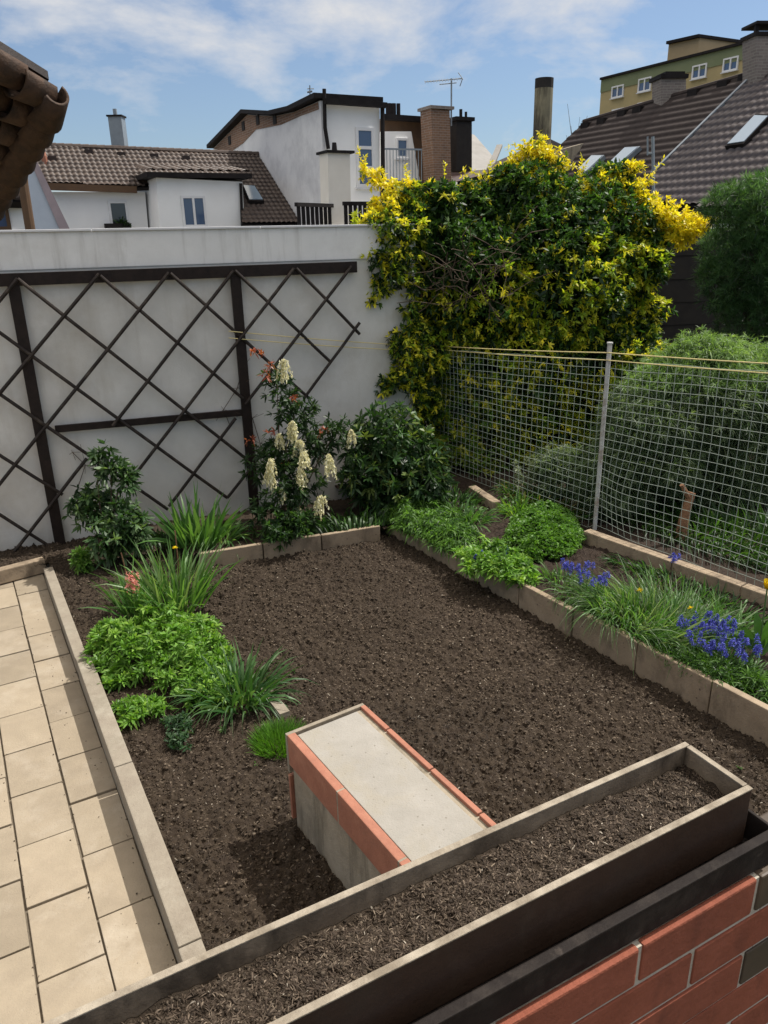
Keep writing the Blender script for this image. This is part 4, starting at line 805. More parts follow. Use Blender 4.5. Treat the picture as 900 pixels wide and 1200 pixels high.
mound('groundcover_mound', 'green weeds along the near edge of right kerb', 'plant', [(745, 745), (800, 750), (850, 775), (910, 800), (910, 830), (850, 810), (790, 780), (760, 765)], .2, .09, 900, 6, .085, .008, G_mid + GB[:1], .9, .5, prof='blade', rag=.04)
# tulip at right edge
tb = g(889, 765, zB); T = thing('yellow_tulip', 'yellow tulip with broad leaves at the right edge', 'flower', tb)
f = Fol(); n = 6; P = np.tile(tb, (n, 1)) + rng.normal(size=(n, 3)) * [.02, .02, 0]; D = nrm(np.array([[-.5, -.2, 1], [.3, -.4, 1], [.6, .1, 1.], [-.15, .2, 1.3], [.1, -.1, 1.4], [-.8, -.3, .9]])); f.add(ribbons(P, D, .38, .065, .25, 5, 'leaf', pick([(.07, .17, .04), (.10, .21, .06)], n), up=np.tile([0, -1, .2], (n, 1)))); f.build('leaves', m_leaf, T)
tt_ = at(899, 690, tb[1]); mb = MB(); mb.tube([tb, tt_], .005, 6); mb.build('stalk', m_stalk, T)
f = Fol(); P = np.tile(tt_, (8, 1)); an = np.arange(8) * 2.399; f.add(ribbons(P, np.stack([np.cos(an) * .45, np.sin(an) * .45, np.ones(8)], 1), .065, .045, -.1, 4, 'round', pick([(.8, .62, .02), (.75, .55, .02)], 8), up=np.stack([-np.cos(an), -np.sin(an), .4 * np.ones(8)], 1))); f.build('bloom', m_petal, T)
for u, v, l in ((750, 692, 'small yellow flower above the fine-bladed grass'), (809, 713, 'small yellow flower at right side of the fine grass')):
    c = at(u, v, g(u, v + 35, zB)[1]); T = thing('yellow_flower', l, 'flower', c * [1, 1, 0] + [0, 0, zB]); f = Fol(); f.add(rosettes(np.array([c]), np.array([[0, 0, 1.]]), 9, .022, .010, [(.8, .6, .02)], 0, 1)); f.build('bloom', m_petal, T); mb = MB(); mb.tube([c * [1, 1, 0] + [0, 0, zB], c], .002, 4); mb.build('stalk', m_stalk, T)
# behind the netting undergrowth
clump('undergrowth', 'dark weedy undergrowth below the feathery shrub behind netting', 'plant', g(850, 625, .2), 1.0, 2600, .34, .016, G_dark + G_dark + G_mid, .9, .7, ell=(kd * 1.5, kn * .6))
leafy('leafy_hedge_skirt', 'yellow-green leafy growth under the hedge seen through netting', 'shrub', [px_blob(*a) for a in ((515, 470, 26, 9.2), (535, 520, 30, 9.1), (570, 470, 34, 9.25), (600, 520, 32, 9.2), (640, 470, 34, 9.4), (560, 550, 22, 9.0), (670, 510, 26, 9.5), (505, 540, 18, 9.1), (620, 440, 24, 9.4))], 1300, 8, .07, .022, [(.12, .24, .03), (.22, .30, .04), (.07, .14, .02), (.34, .36, .04)], stems=True, thick=.8, base=at(590, 575, 9.2) * [1, 1, 0] + [0, 0, .18])
leafy('silvery_shrub', 'small silvery leaved bush behind the netting left of pole', 'shrub', [px_blob(650, 545, 24, 8.1), px_blob(620, 552, 18, 8.1)], 160, 8, .06, .014, [(.16, .2, .12), (.22, .26, .17)], base=at(640, 580, 8.1) * [1, 1, 0] + [0, 0, .2])
clump('undergrowth', 'straw-tinged weeds behind netting left of the pole', 'plant', g(640, 590, .2), .5, 700, .26, .014, G_mid + [(.2, .17, .08)], .9, .7, ell=(kd * 1.3, kn * .6))

# ================================================================== BUILDINGS BEHIND
def tile_roof(name, mat, pl, poly, tw=.3, th=.34, amp=.035, step=.05, parent=None, kx=6, ky=3, label=None):
    p0, n, e, u = pl; P = np.array(poly); Q = np.stack([(P - p0) @ e, (P - p0) @ u], 1); lo = Q.min(0); hi = Q.max(0)
    a = np.arange(lo[0], hi[0] + tw / kx, tw / kx)
    r0 = math.floor(lo[1] / th); r1 = math.ceil(hi[1] / th); bs = []; hs_ = []
    for r in range(r0, r1 + 1):
        for q in (0.0, .5, .97): bs.append((r + q) * th); hs_.append(step * (1 - q))
    bs = np.array(bs); hs_ = np.array(hs_)
    A_, B_ = np.meshgrid(a, bs, indexing='ij'); Hh = amp * np.abs(np.sin(np.pi * A_ / tw)) ** .7 + hs_[None]
    V = p0 + A_[..., None] * e + B_[..., None] * u + Hh[..., None] * n
    idx = np.arange(A_.size).reshape(A_.shape); F = np.stack([idx[:-1, :-1], idx[1:, :-1], idx[1:, 1:], idx[:-1, 1:]], -1).reshape(-1, 4)
    ca = A_.ravel()[F].mean(1); cb_ = B_.ravel()[F].mean(1); F = F[inpoly(ca, cb_, Q)]
    used, inv = np.unique(F, return_inverse=True)
    return np_mesh(name, V.reshape(-1, 3)[used], inv.reshape(-1, 4), mat, parent, smooth=False, label=label)
def facade(pl, px, ext, name, mat, parent, down=None, label=None):
    pts = [hp(u, v, pl) if len(q) == 0 else np.array([*hp(u, v, pl)[:2], q[0]]) for u, v, *q in px]
    mb = MB(); mb.prism(pts, ext); return mb.build(name, mat, parent, label)
def window(pl, px, parent, glassm=m_glass, mull=1, trans=0, fr=.07, out=.03, frame=None):
    """px: bottom-left, bottom-right, top-right, top-left pixels on plane pl"""
    n = pl[1]; n = n if n.dot(np.array([0, -1, 0])) > 0 else -n; n = n * out
    P = [hp(u, v, pl) for u, v in px]
    zb0 = (P[0][2] + P[1][2]) / 2; zt0 = (P[2][2] + P[3][2]) / 2; L0 = P[0] * [1, 1, 0]; R0 = P[1] * [1, 1, 0]; e = nrm(R0 - L0); wdt = np.linalg.norm(R0 - L0)
    mb = MB()
    def seg(a, b, c, d): mb.box(L0 + e * a + [0, 0, zb0 + c] + n * .2, e * (b - a), n * 1.6, (0, 0, d - c))
    hgt = zt0 - zb0
    seg(0, fr, 0, hgt); seg(wdt - fr, wdt, 0, hgt); seg(fr, wdt - fr, 0, fr); seg(fr, wdt - fr, hgt - fr, hgt)
    for i in range(mull): x = wdt * (i + 1) / (mull + 1); seg(x - fr / 2, x + fr / 2, fr, hgt - fr)
    for i in range(trans): z = hgt * (i + 1) / (trans + 1); seg(fr, wdt - fr, z - fr / 2, z + fr / 2)
    w_ = mb.build('window', frame or m_frame, parent)
    mb = MB(); mb.box(L0 + e * fr + [0, 0, zb0 + fr] + n * .05, e * (wdt - 2 * fr), n * .6, (0, 0, hgt - 2 * fr)); mb.build('pane', glassm, w_)
    mb = MB(); mb.box(L0 - e * .05 + [0, 0, zb0 - .06], e * (wdt + .1), n * 3, (0, 0, .055)); mb.build('sill', m_cap, w_)
    return w_
BK = dv(115)
# --- B1 long low white house
T = thing('white_house', 'low white house with brown tiled roof behind the wall', 'house', at(180, 270, 22) * [1, 1, 0])
C2 = at(379, 200, 25.0); F2 = vplane(C2, 27); S2 = vplane(C2, 117)
qa = hp(352, 262, S2); qb = hp(303, 182, S2); PIT = math.degrees(math.atan2(qb[2] - qa[2], np.linalg.norm((qb - qa)[:2])))
BK = dv(117); ER = rplane(qa, 27, PIT, 117)
F1b = vplane(hp(160, 219, ER) + BK * .35, 27); F1 = (F1b[0] - BK * 1.5, F1b[1])
facade(F1b, ((60, 225), (170, 225), (170, 270, 0), (60, 270, 0)), BK * 5, 'wall', m_white, T)
facade(F1, ((183, 208), (284, 213), (284, 270, 0), (183, 270, 0)), BK * 5, 'extension_wall', m_white, T)
poly = [hp(u, v, ER) for u, v in ((50, 215), (38, 172), (302, 183), (352, 262), (283, 262), (283, 214), (160, 219))]
mb = MB(); mb.prism([p - ER[1] * .02 for p in poly], -ER[1] * .12); mb.build('roof_deck', m_trim, T)
rf = tile_roof('roof', m_tile, ER, poly, .17, .25, .045, .045, T)
mb = MB(); a = hp(36, 171, ER); b = hp(303, 182, ER); nridge = 30
for i in range(nridge): p = a + (b - a) * i / nridge; q = a + (b - a) * (i + 1.02) / nridge; mb.tube([p + [0, 0, .03], q + [0, 0, .03]], [.085, .10], 8)
mb.build('ridge_tiles', m_tile, T)
# eaves boards and flat extension roof
mb = MB(); a = hp(48, 219, F1b); b = hp(158, 223, F1b); mb.bar(a - BK * .3, b - BK * .3, .14, .2); mb.build('eave_board', m_browntrim, T)
mb = MB(); a = hp(182, 208, F1) ; b = hp(286, 212, F1); dd = b - a; dd[2] = 0; mb.box(a - BK * .25 - nrm(dd) * .3, dd + nrm(dd) * .5, BK * 4.2, (0, 0, .14)); mb.build('extension_roof', m_trim, T)
tile_roof('extension_tiles', m_tile, rplane(a - BK * .22 + [0, 0, .16], 27, 8, 117), [a - BK * .2 + [0, 0, .17] - nrm(dd) * .3, a + dd + nrm(dd) * .2 - BK * .2 + [0, 0, .17], a + dd + nrm(dd) * .2 + BK * 1.6 + [0, 0, .4], a - nrm(dd) * .3 + BK * 1.6 + [0, 0, .4]], .3, .34, .05, .04, T)
window(F1b, ((130, 266), (152, 266), (150, 236), (130, 235)), T, m_glass, 0)
mb = MB(); c = hp(122, 268, F1b); mb.box(c - BK * .35 + [0, 0, -.1], dv(27) * .8, BK * .25, (0, 0, .25)); mb.build('window_box', m_trim, T)
f = Fol(); P = hp(142, 262, F1b) - BK * .25 + rng.normal(size=(45, 3)) * [.12, .05, .06]; f.add(rosettes(P, rdir(45), 6, .1, .03, G_dark)); f.build('window_box_plant', m_leaf, T)
window(F1, ((215, 266), (243, 266), (242, 230), (214, 229)), T, m_glassblue, 1)
mb = MB(); mb.tube([hp(281, 215, F1) - BK * .1, hp(283, 270, F1) - BK * .1], .05, 8); mb.build('downpipe', m_trim, T)
def skylight(pl, px, parent, fr=m_trim, gl=m_glasslight, th=.08, ins=.08):
    P = [hp(u, v, pl) for u, v in px]; n = pl[1]; c = sum(P) / 4; mb = MB(); mb.prism([p + n * .04 for p in P], n * (th + .06)); o = mb.build('skylight', fr, parent)
    Q = [p + (c - p) * ins * 1.6 for p in P]; mb = MB(); mb.prism([q + n * (.10 + th) for q in Q], n * .02); mb.build('pane', gl, o)
skylight(ER, ((291, 241), (309, 241), (298, 223), (283, 222)), T)
mb = MB(); 
for q in ((62, 190), (105, 182), (143, 185), (182, 187), (219, 189)):
    mb = MB(); c = hp(q[0], q[1], ER); mb.box(c - dv(25) * .12, dv(25) * .24, BK * .24, (0, 0, .18)); mb.build('vent_tile', m_tiledark, T)
mb = MB(); c = hp(53, 192, ER); mb.tube([c - [0, 0, .1], c + [0, 0, .22], c + [0, 0, .45]], [.09, .09, .03], 8); mb.build('vent_pipe', m_terra, T)
# party wall left with mauve coping
PWp = vplane(at(60, 268, F1[0][1] - 1.6), 27)
T2 = thing('party_wall', 'blue-grey party wall with sloping mauve coping left of white house', 'wall', at(60, 270, 19.6) * [1, 1, 0])
facade(PWp, ((28, 186), (36, 178), (74, 271), (74, 275, 0), (28, 275, 0)), BK * .4, 'wall', m_bluewall, T2)
facade((PWp[0] - BK * .05, PWp[1]), ((31, 178), (38, 178), (83, 271), (71, 271)), BK * .55, 'coping', m_mauve, T2)
mb = MB(); c = hp(136, 178, ER) + [0, .3, .1]; mb.box(c + [-.22, 0, -1.2], (.44, 0, 0), (0, .44, 0), (0, 0, 2.2)); Tc = thing('metal_chimney', 'square blue-grey metal chimney on ridge of white house', 'chimney', c); mb.build('shaft', m_metal, Tc); mb = MB(); mb.box(c + [-.26, -.04, 1.0], (.52, 0, 0), (0, .52, 0), (0, 0, .05)); mb.build('cap', m_trim, Tc); mb = MB(); mb.tube([c + [-.02, .2, 1.07], c + [-.02, .2, 1.25]], .07, 8); mb.build('flue', m_metal, Tc)
# --- B0 dark-roofed house at left edge
T = thing('dark_roofed_house', 'dark roofed house with small window at left edge', 'house', at(10, 270, 16) * [1, 1, 0])
F0 = vplane(at(10, 260, 16.0), 25)
facade(F0, ((-60, 236), (26, 238), (26, 272, 0), (-60, 272, 0)), BK * 3, 'wall', m_white, T)
E0 = rplane(hp(0, 236, F0) - BK * .3, 25, 45, 115); poly0 = [hp(u, v, E0) for u, v in ((-60, 234), (31, 236), (24, 150), (-60, 140))]
mb = MB(); mb.prism([p - E0[1] * .02 for p in poly0], -E0[1] * .15); mb.build('roof_deck', m_trim, T); tile_roof('roof', m_tiledark, E0, poly0, .3, .34, .05, .05, T)
window(F0, ((-20, 270), (14, 270), (13, 246), (-20, 246)), T, m_glassblue, 0, frame=m_browntrim)
mb = MB(); mb.tube([at(22, 150, 15.2), at(27, 215, 15.2), at(36, 272, 15.2), at(36, 290, 15.2)], .09, 10); tag(mb.build('downpipe', m_browntrim), 'brown downpipe between clay tiles and boundary wall top', 'pipe')
# --- B2 tall white house
T = thing('tall_white_house', 'tall narrow white house with exposed brick gable and drainpipes', 'house', at(410, 268, 27) * [1, 1, 0])
mb = MB(); A2 = hp(378, 118, F2); B2 = hp(446, 124, F2); S_far = hp(250, 174, S2); zt3 = (A2[2] + B2[2]) / 2
fw_ = dv(27); sw = dv(117); wid = (B2 - A2).dot(fw_); dep = (S_far - C2).dot(sw)
side = [np.array([C2[0], C2[1], A2[2]])] + [hp(u, v, S2) for u, v in ((345, 131), (322, 136), (290, 134), (250, 174))] 
side = side + [np.array([*side[-1][:2], 0]), np.array([*side[0][:2], 0])]
mb = MB(); mb.prism(side, fw_ * wid); mb.build('wall', m_grimy, T)
# brick band on the gable
band = [hp(u, v, S2) - fw_ * .02 for u, v in ((373, 119.5), (345, 131.5), (322, 136.5), (290, 134.5), (251, 174), (268, 180), (285, 168), (300, 152), (330, 146), (352, 136), (374, 128))]
mb = MB(); mb.prism(band, fw_ * .015); mb.build('exposed_brick', m_chimbrick, T)
mb = MB()
for u, v in ((286, 148), (303, 141), (323, 140), (270, 165)): c = hp(u, v, S2); mb = MB(); mb.box(c - fw_ * .05 - sw * .15 - [0, 0, .14], sw * .3, fw_ * .03, (0, 0, .3)); mb.build('vent_hole', m_black, T)
mb = MB(); pr_ = [np.array([C2[0], C2[1], A2[2] + .05]) - sw * .12] + [hp(u, v, S2) for u, v in ( (345, 130), (322, 135), (290, 133), (249, 174))]
for a, b in zip(pr_[:-1], pr_[1:]): mb.prism([a - fw_ * .25, b - fw_ * .25, b + fw_ * (wid + .1), a + fw_ * (wid + .1)], (0, 0, .13))
mb.build('roof', m_trim, T)
facade((F2[0] - np.array([0, 0, 0]) - sw * .02, F2[1]), ((381, 121), (445, 126), (445, 240), (382, 240)), sw * .015, 'front_render', m_white, T)
mb = MB(); a = hp(377, 120, F2) - sw * .25; b = hp(448, 125, F2) - sw * .25; mb.bar(a, b, .18, .14); mb.build('gutter', m_trim, T)
mb = MB(); mb.tube([hp(446, 127, F2) - sw * .12, hp(447, 238, F2) - sw * .12], .07, 8); mb.build('downpipe', m_trim, T)
mb = MB(); mb.tube([hp(378, 105, F2) - sw * .12, hp(379, 150, F2) - sw * .12, hp(383, 175, F2) - sw * .12], .06, 8); mb.build('downpipe', m_trim, T)
w2 = window((F2[0] - sw * .02, F2[1]), ((418, 219), (439, 220), (438, 150), (417, 149)), T, m_glassblue, 0, 2, fr=.09)
TB = thing('small_chimney', 'small white chimney with dark cap before tall white house', 'chimney', at(397, 270, 24) * [1, 1, 0])
FC = vplane(at(397, 250, 23.6), 27)
facade(FC, ((384, 179), (410, 180), (410, 270, 0), (384, 270, 0)), dv(117) * .6, 'shaft', m_cream, TB)
a = hp(382, 179, FC); mb = MB(); mb.box(a - dv(117) * .08, dv(27) * .86, dv(117) * .8, (0, 0, .07)); mb.tube([a + dv(27) * .4 + dv(117) * .3, a + dv(27) * .4 + dv(117) * .3 + [0, 0, .3]], [.09, .06], 8); mb.build('cap', m_trim, TB)
for (x0, x1, lb) in ((347, 393, 'black slatted balcony railing left of the small chimney'), (402, 452, 'black slatted balcony railing right of the small chimney')):
    TR = thing('balcony_railing', lb, 'railing', at((x0 + x1) / 2, 270, 23) * [1, 1, 0] + [0, 0, 2]); FR = vplane(at((x0 + x1) / 2, 255, 22.8), 27 if x0 > 395 else 60)
    a = hp(x0, 243 if x0 < 395 else 239, FR); b = hp(x1, 238, FR); zb9 = 2.6
    a[2] = b[2] = (a[2] + b[2]) / 2
    mb = MB(); mb.bar(a, b, .1, .1); mb.build('top_rail', m_trim, TR); mb = MB(); mb.bar(a * [1, 1, 0] + [0, 0, zb9], b * [1, 1, 0] + [0, 0, zb9], .08, .08); mb.build('bottom_rail', m_trim, TR)
    n = 9
    mb = MB()
    for i in range(n): p = a + (b - a) * (i + .5) / n; mb.bar(p, p * [1, 1, 0] + [0, 0, zb9], .10, .03, up=dv(117))
    mb.build('slats', m_trim, TR)
    mb = MB(); mb.box(a * [1, 1, 0] + dv(117) * .4, b * [1, 1, 0] - a * [1, 1, 0], dv(117) * 2, (0, 0, 2.6)); mb.build('balcony_base', m_white, TR)
# --- B3 brown mansard
T = thing('mansard_house', 'brown shingled mansard house with white dormer and balcony', 'house', at(475, 268, 30) * [1, 1, 0])
F3 = vplane(at(475, 200, 29), 27); 
facade(F3, ((446, 139), (503, 142), (513, 196), (516, 270, 0), (446, 270, 0)), sw * 5, 'shingle_wall', m_browntrim, T)
mb = MB(); a = hp(445, 138, F3) - sw * .2; b = hp(506, 142, F3) - sw * .2; mb.bar(a, b, .3, .16); mb.build('roof_edge', m_trim, T)
facade((F3[0] - sw * .5, F3[1]), ((447, 154), (482, 154), (492, 212), (447, 212)), sw * .6, 'dormer', m_white, T)
window((F3[0] - sw * .5, F3[1]), ((464, 185), (478, 186), (477, 162), (464, 162)), T, m_glassblue, 0)
mb = MB(); FB = vplane((F3[0] - sw * 1.5), 27); a = hp(450, 212, FB); b = hp(494, 212, FB)
for z in (0, .95): mb.bar(a + [0, 0, z], b + [0, 0, z], .05, .05)
for i in range(13): p = a + (b - a) * i / 12; mb.bar(p, p + [0, 0, .95], .025, .025)
mb.build('balcony_rail', m_metal, T)
for u, r in ((456, .12), (461, .1), (467, .07)): mb = MB(); c = at(u, 138, 30); mb.tube([c, c + [0, 0, .45]], r, 8); mb.build('roof_vent', m_trim, T)
TC = thing('brick_chimney', 'tall brown brick chimney carrying the roof antenna', 'chimney', at(518, 200, 28)); FX = vplane(at(518, 160, 28), 27)
facade(FX, ((505, 127), (527, 130), (529, 215), (509, 215)), sw * .7, 'shaft', m_chimbrick, TC); mb = MB(); a = hp(503, 127, FX); mb.box(a - sw * .08, fw_ * .92, sw * .86, (0, 0, .09)); mb.build('cap', m_greybrick, TC)
TC = thing('dark_chimney', 'soot dark brick chimney right of the antenna chimney', 'chimney', at(544, 178, 29)); FX = vplane(at(544, 160, 29.5), 27)
facade(FX, ((535, 141), (553, 141), (553, 200), (535, 200)), sw * .8, 'shaft', m_black, TC); mb = MB(); a = hp(533, 141, FX); mb.box(a - sw * .08, fw_ * .78, sw * 1.0, (0, 0, .12)); mb.build('cap', m_trim, TC)
mb = MB(); mb.tube([at(540, 142, 29.7), at(540, 128, 29.7)], .06, 6); mb.tube([at(546, 142, 29.7), at(546, 131, 29.7)], .05, 6); mb.build('flue', m_trim, TC)
# antenna
mb = MB(); c0 = at(529, 128, 28.3); c1 = at(529, 92, 28.3); mb.tube([c0 - [0, 0, .5], c1], .03, 6); TA = thing('antenna', 'long roof antenna on mast above the brick chimney', 'antenna', c0); mb.build('mast', m_metal, TA)
mb = MB(); a = at(498, 96, 28.3); b = at(542, 92, 28.3); mb.tube([a, b], .018, 5)
for i in range(14): p = a + (b - a) * i / 13; mb.tube([p - [0, .18, .07], p + [0, .18, .07]], .010, 4)
mb.tube([at(537, 85, 28.3), b, at(539, 101, 28.3)], .015, 4); mb.tube([at(515, 99, 28.3), at(535, 97, 28.3)], .015, 4); mb.build('boom', m_metal, TA)
mb = MB(); c0 = at(363, 125, 27); mb.tube([c0 - [0, 0, .4], at(363, 100, 27)], .02, 5); mb.tube([at(360, 104, 27), at(368, 104, 27)], .015, 4); mb.tube([at(360, 108, 27), at(366, 107, 27)], .03, 4); tag(mb.build('antenna', m_metal), 'small thin antenna on roof of tall white house', 'antenna')
# --- grey roofs in the middle and red house
T = thing('grey_roofed_house', 'house with pale grey sheet roof right of the chimneys', 'house', at(560, 268, 34) * [1, 1, 0])
F4 = vplane(at(560, 200, 34), 27); mb = MB()
E4 = rplane(hp(560, 200, F4), 27, 30, 117); P4 = [hp(u, v, E4) for u, v in ((528, 202), (578, 198), (582, 188), (556, 158), (528, 150))]
mb.prism(P4, -E4[1] * .15); mb.build('roof', m_greyroof, T); facade(F4, ((530, 202), (580, 199), (580, 270, 0), (530, 270, 0)), sw * 3, 'wall', m_cream, T)
mb = MB(); mb.bar(hp(574, 199, E4) + E4[1] * .05, hp(585, 172, E4) + E4[1] * .05, .25, .1); mb.build('flashing', m_greyroof, T)
T = thing('red_house', 'low red rendered house behind the bush top', 'house', at(590, 268, 31) * [1, 1, 0])
F5 = vplane(at(590, 215, 31), -40); facade(F5, ((540, 218), (640, 196), (640, 270, 0), (540, 270, 0)), dv(50) * 3, 'wall', m_red, T)
mb = MB(); mb.bar(hp(538, 217, F5), hp(645, 190, F5), .35, .25); mb.build('eave', m_trim, T)
P5 = [at(572, 200, 33), at(580, 190, 35), at(643, 162, 36), at(660, 170, 33), at(655, 192, 32)]
mb = MB(); mb.prism(P5, (0, .3, -.3)); mb.build('roof', m_tiledark, T)
# round stack
c = at(638, 130, 29); ctop = at(638, 92, 29); T = thing('round_chimney_stack', 'tall round weathered concrete chimney stack above the bush', 'chimney', c * [1, 1, 0]); mb = MB(); mb.tube([c * [1, 1, 0], ctop - [0, 0, .3]], .31, 20); mb.build('shaft', m_stack, T, smooth=False); mb = MB(); mb.tube([ctop - [0, 0, .3], ctop], .312, 20); mb.build('sooty_top', m_black, T)
# --- B4 right roofs
T = thing('dark_roofed_row', 'long dark brown roof with two skylights and chimney', 'house', at(720, 268, 20) * [1, 1, 0])
R4 = rplane(at(765, 238, 23), -62, 42, 28)
poly = [hp(u, v, R4) for u, v in ((640, 262), (655, 172), (685, 143), (888, 84), (762, 262))]
mb = MB(); mb.prism([p - R4[1] * .05 for p in poly], -R4[1] * .2); mb.build('roof_deck', m_trim, T)
tile_roof('roof', m_tiledark, R4, poly, .25, .30, .006, .03, T)
mb = MB(); a = hp(684, 143, R4); b = hp(888, 84, R4); mb.tube([a, b], .09, 8); mb.build('ridge', m_tiledark, T)
mb = MB(); a = poly[0] * [1, 1, 0]; b = poly[4] * [1, 1, 0]; mb.prism([poly[0] - [0, 0, .3], poly[4] - [0, 0, .3], b, a], dv(28) * 5); mb.build('wall', m_cream, T)
skylight(R4, ((680, 203), (689, 208), (711, 187), (696, 187)), T, m_metal); skylight(R4, ((714, 198), (724, 202), (753, 177), (735, 178)), T, m_metal)
mb = MB()
for u, v in ((684, 151), (703, 146), (727, 137), (745, 133), (810, 113), (845, 103), (870, 95)): c = hp(u, v, R4); mb = MB(); mb.box(c - dv(-62) * .18, dv(-62) * .36, dv(28) * .3, (0, 0, .2)); mb.build('vent_tile', m_trim, T)
facade(vplane(at(665, 185, 25), 27), ((655, 176), (684, 168), (664, 200), (655, 200)), dv(117) * .2, 'gable_wall', m_render, T)
T2 = thing('chimney', 'squat brick chimney on dark roof before olive block', 'chimney', at(790, 108, 24)); cc = hp(790, 112, R4); FX = vplane(cc, 5)
facade(FX, ((775, 90), (804, 88), (804, 120), (775, 124)), dv(95) * .7, 'shaft', m_greybrick, T2); a = hp(773, 92, FX); b = hp(806, 87, FX); mb = MB(); mb.box(a - dv(95) * .08 , (b - a) * [1, 1, 0], dv(95) * .9, (0, 0, .12)); mb.box(a + (b - a) * [.2, .2, 0] + [0, 0, .12], (b - a) * [.7, .7, 0], dv(95) * .7, (0, 0, .08)); mb.build('cap', m_trim, T2)
T3 = thing('plum_tiled_house', 'plum tiled roof with skylight at the right edge', 'house', at(840, 268, 18) * [1, 1, 0])
R5 = (R4[0] + R4[1] * .25, R4[1], R4[2], R4[3])
poly = [hp(u, v, R5) for u, v in ((764, 236), (765, 205), (888, 86), (990, 50), (990, 245), (830, 243))]
mb = MB(); mb.prism([p - R4[1] * .03 for p in poly], -R4[1] * .25); mb.build('roof_deck', m_trim, T3)
tile_roof('roof', m_tile2, R5, poly, .22, .30, .055, .045, T3)
mb = MB(); mb.bar(hp(765, 205, R5) + R4[1] * .05, hp(888, 85, R5) + R4[1] * .05, .08, .10, up=R4[1]); mb.build('verge_flashing', m_metal, T3)
skylight(R5, ((852, 178), (874, 175), (906, 141), (888, 140)), T3, m_trim)
mb = MB(); mb.prism([poly[0] * [1, 1, 0], poly[4] * [1, 1, 0], poly[4] - [0, 0, .4], poly[0] - [0, 0, .4]], dv(28) * 4); mb.build('wall', m_trim, T3)
T2 = thing('chimney', 'tall brick chimney with vented cap at top right corner', 'chimney', at(897, 80, 20)); cc = hp(897, 92, R5); FX = vplane(cc, 5)
facade(FX, ((886, 42), (925, 38), (925, 110), (886, 112)), dv(95) * .7, 'shaft', m_greybrick, T2)
a = hp(884, 42, FX); b = hp(927, 38, FX); mb = MB(); mb.box(a - dv(95) * .05, (b - a) * [1, 1, 0], dv(95) * .8, (0, 0, .1)); mb.box(a - dv(95) * .05 + [0, 0, .28], (b - a) * [1, 1, 0], dv(95) * .8, (0, 0, .07)); mb.box(a + [.03, .05, .1], (.1, 0, 0), (0, .1, 0), (0, 0, .18)); mb.box(a + [.55, .05, .1], (.1, 0, 0), (0, .1, 0), (0, 0, .18)); mb.build('cap', m_trim, T2)
# thin pole on the roof
mb = MB(); mb.tube([at(766, 235, 13), at(765, 160, 13)], .025, 6); mb.tube([at(759, 180, 13), at(766, 180, 13)], .02, 5); mb.tube([at(759, 182, 13), at(759, 160, 13)], .015, 5); tag(mb.build('antenna_mast', m_metal), 'thin bare mast before the dark roof above yellow leaves', 'mast')
# --- B5 olive apartment block
T = thing('apartment_block', 'olive apartment block with green top band far behind roofs', 'building', at(790, 268, 70) * [1, 1, 0])
F6 = vplane(at(705, 120, 62), -62); a = hp(705, 95, F6); b = hp(905, 43, F6); zt6 = (a[2] + b[2]) / 2; dd = (b - a) * [1, 1, 0]; dd = dd * 1.3
mb = MB(); mb.box(a * [1, 1, 0], dd, dv(28) * 12, (0, 0, zt6 - .8)); mb.build('wall', m_olive, T)
mb = MB(); mb.box(a * [1, 1, 0] + [0, 0, zt6 - .8] - dv(28) * .05, dd, dv(28) * 12, (0, 0, .8)); mb.build('top_band', m_olivegreen, T)
mb = MB(); mb.box(a * [1, 1, 0] + [0, 0, zt6] - dv(28) * .2, dd, dv(28) * 12.3, (0, 0, .15)); mb.build('parapet_edge', m_trim, T)
for px in (((717, 116), (731, 113), (731, 99), (717, 102)), ((748, 109), (763, 106), (763, 90), (748, 93)), ((811, 94), (828, 90), (828, 74), (811, 78)), ((847, 86), (865, 81), (865, 65), (847, 70)), ((717, 142), (731, 139), (731, 126), (717, 129)), ((747, 135), (762, 132), (762, 118), (747, 121))):
    window(F6, px, T, m_glassblue, 1, fr=.09, out=.06)
c = hp(781, 72, F6); mb = MB(); PH = vplane(at(781, 60, 66), 5)
pa = at(781, 80, 66); pb_ = at(816, 80, 64); zt7 = at(795, 52, 66)[2]
mb.box(pa * [1, 1, 0] + [0, 0, zt6 - .5], (pb_ - pa) * [1, 1, 0], dv(28) * 6, (0, 0, zt7 - zt6 + .5)); mb.build('roof_housing', M('ochre_panel', (.42, .32, .19), (.38, .29, .17), .5, .9), T)
mb = MB(); mb.box(pa * [1, 1, 0] + [0, 0, zt7] - dv(28) * .3, (pb_ - pa) * [1, 1, 0] * 1.05, dv(28) * 6.6, (0, 0, .2)); mb.build('roof_housing_edge', m_trim, T)
# distant bare trees
for u, v, h_, lb in ((668, 150, 30, 'faint bare treetop beside the round chimney stack'), (541, 150, 0, None)):
    if not lb: continue
    T = thing('bare_tree', lb, 'tree', at(u, 268, 45) * [1, 1, 0]); mb = MB(); b0 = at(u, 268, 45) * [1, 1, 0]; tz9 = at(u, 130, 45)[2]
    mb.tube([b0, b0 + [0, 0, tz9 * .7]], [.15, .06], 6)
    for _ in range(16): a = b0 + [0, 0, tz9 * rng.uniform(.5, .75)]; e = a + [rng.uniform(-.8, .8), 0, rng.uniform(.8, tz9 * .3)]; mb.tube([a, e], [.02, .008], 4)
    mb.build('trunk', m_stem, T)

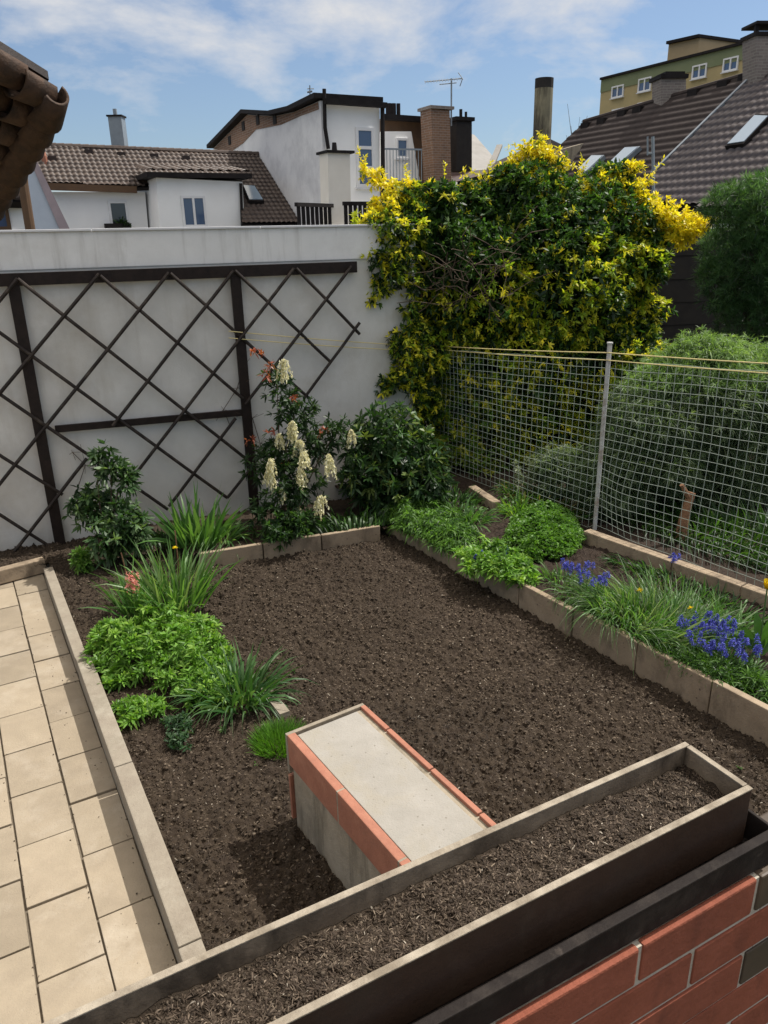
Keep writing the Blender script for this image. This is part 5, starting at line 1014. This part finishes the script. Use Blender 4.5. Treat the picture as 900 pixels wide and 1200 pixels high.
# ================================================================== CLAY ROOF CORNER top left
T = thing('clay_tile_eave', 'old brown clay barrel tile roof corner at top left', 'roof', at(20, 130, 4.6))
v0 = at(63, 114, 4.6); v1 = at(-14, 240, 5.3); ve = at(-60, 22, 4.1) - at(66, 100, 4.6)
def barrel(mb, p, q, r0, r1, up, arc=math.pi, n=10, thick=.014, flip=1):
    ax = nrm(q - p); up = nrm(up - ax * up.dot(ax)); sd2 = np.cross(ax, up); vs = []; fs = []
    for (c, r) in ((p, r0), (q, r1)):
        for rr in (r, r - thick):
            for k in range(n + 1):
                a = -arc / 2 + arc * k / n; vs.append(c + (up * math.cos(a) * flip + sd2 * math.sin(a)) * rr)
    m = n + 1
    for k in range(n):
        fs += [(k, k + 1, 2 * m + k + 1, 2 * m + k), (m + k + 1, m + k, 3 * m + k, 3 * m + k + 1), (k + 1, k, m + k, m + k + 1), (2 * m + k, 2 * m + k + 1, 3 * m + k + 1, 3 * m + k)]
    fs += [(0, 2 * m, 3 * m, m), (n, m + n, 3 * m + n, 2 * m + n)]
    mb.add(vs, fs)
rn = nrm(np.cross(v1 - v0, ve)); 
if rn.dot(O - v0) < 0: rn = -rn           # faces the camera (underside)
outd = -rn
# verge row: overlapping barrels from top corner down
nv = 8; dirv = (v1 - v0)
for i in range(nv + 1):
    p = v0 + dirv * (i - .25) / nv; q = v0 + dirv * (i + 1.0) / nv
    mb = MB(); barrel(mb, p, q + (q - p) * .12, .070, .110, rn * .75 + nrm(np.cross(dirv, rn)) * (-.66), math.pi * 1.15, 12); mb.build('verge_tile', m_barrel, T, smooth=True)
# pan rows seen from below
step = nrm(ve)
for j in range(6):
    base = v0 + dirv * (j * .17 + .05) - rn * .05
    for i in range(4):
        p = base + ve * (i * .30 + .02); q = base + ve * (i * .30 + .36)
        mb = MB(); barrel(mb, p - rn * .02 * (i % 2), q - rn * .02 * (i % 2) + rn * .02, .085, .10, rn, math.pi, 10, flip=1); mb.build('pan_tile', m_barrel, T, smooth=True)
P = [v0 - rn * .12 + dirv * .02, v0 + dirv * 1.1 - rn * .12, v0 + dirv * 1.1 + ve * 1.3 - rn * .12, v0 + ve * 1.3 + dirv * .02 - rn * .12]
mb = MB(); mb.prism(P, -rn * .05); mb.build('sarking', m_darkwood, T)

GR = {'kerb': 'kerbs edging the path and beds', 'daffodil_clump': 'daffodil clumps in the left bed', 'groundcover_mound': 'leafy groundcover mounds', 'balcony_railing': 'balcony railings above the wall', 'rope': 'cords along the netting', 'rhododendron': 'evergreen shrubs along the wall', 'grape_hyacinth': 'clumps of grape hyacinths', 'seedling': 'sprouts in the mulch', 'yellow_flower': 'small yellow flowers in the grass', 'plant_stake': 'canes in the left bed', 'low_foliage': 'low growth along the wall', 'grassy_clump': 'leafy tufts on the right bed', 'undergrowth': 'weeds behind the netting', 'chimney': 'chimneys on the dark roofs', 'climber_twig': 'bare climber twigs on the wall', 'edging_stone': 'edging stones at the far corner', 'small_green_plant': 'small leafy plants in back bed', 'antenna': 'roof antennas', 'downpipe': None}
import re
for o in list(bpy.data.objects):
    if o.parent is None and 'label' in o:
        b = re.sub(r'\.\d+$', '', o.name)
        if b.endswith('_kerb'): o['group'] = GR['kerb']
        elif GR.get(b): o['group'] = GR[b]
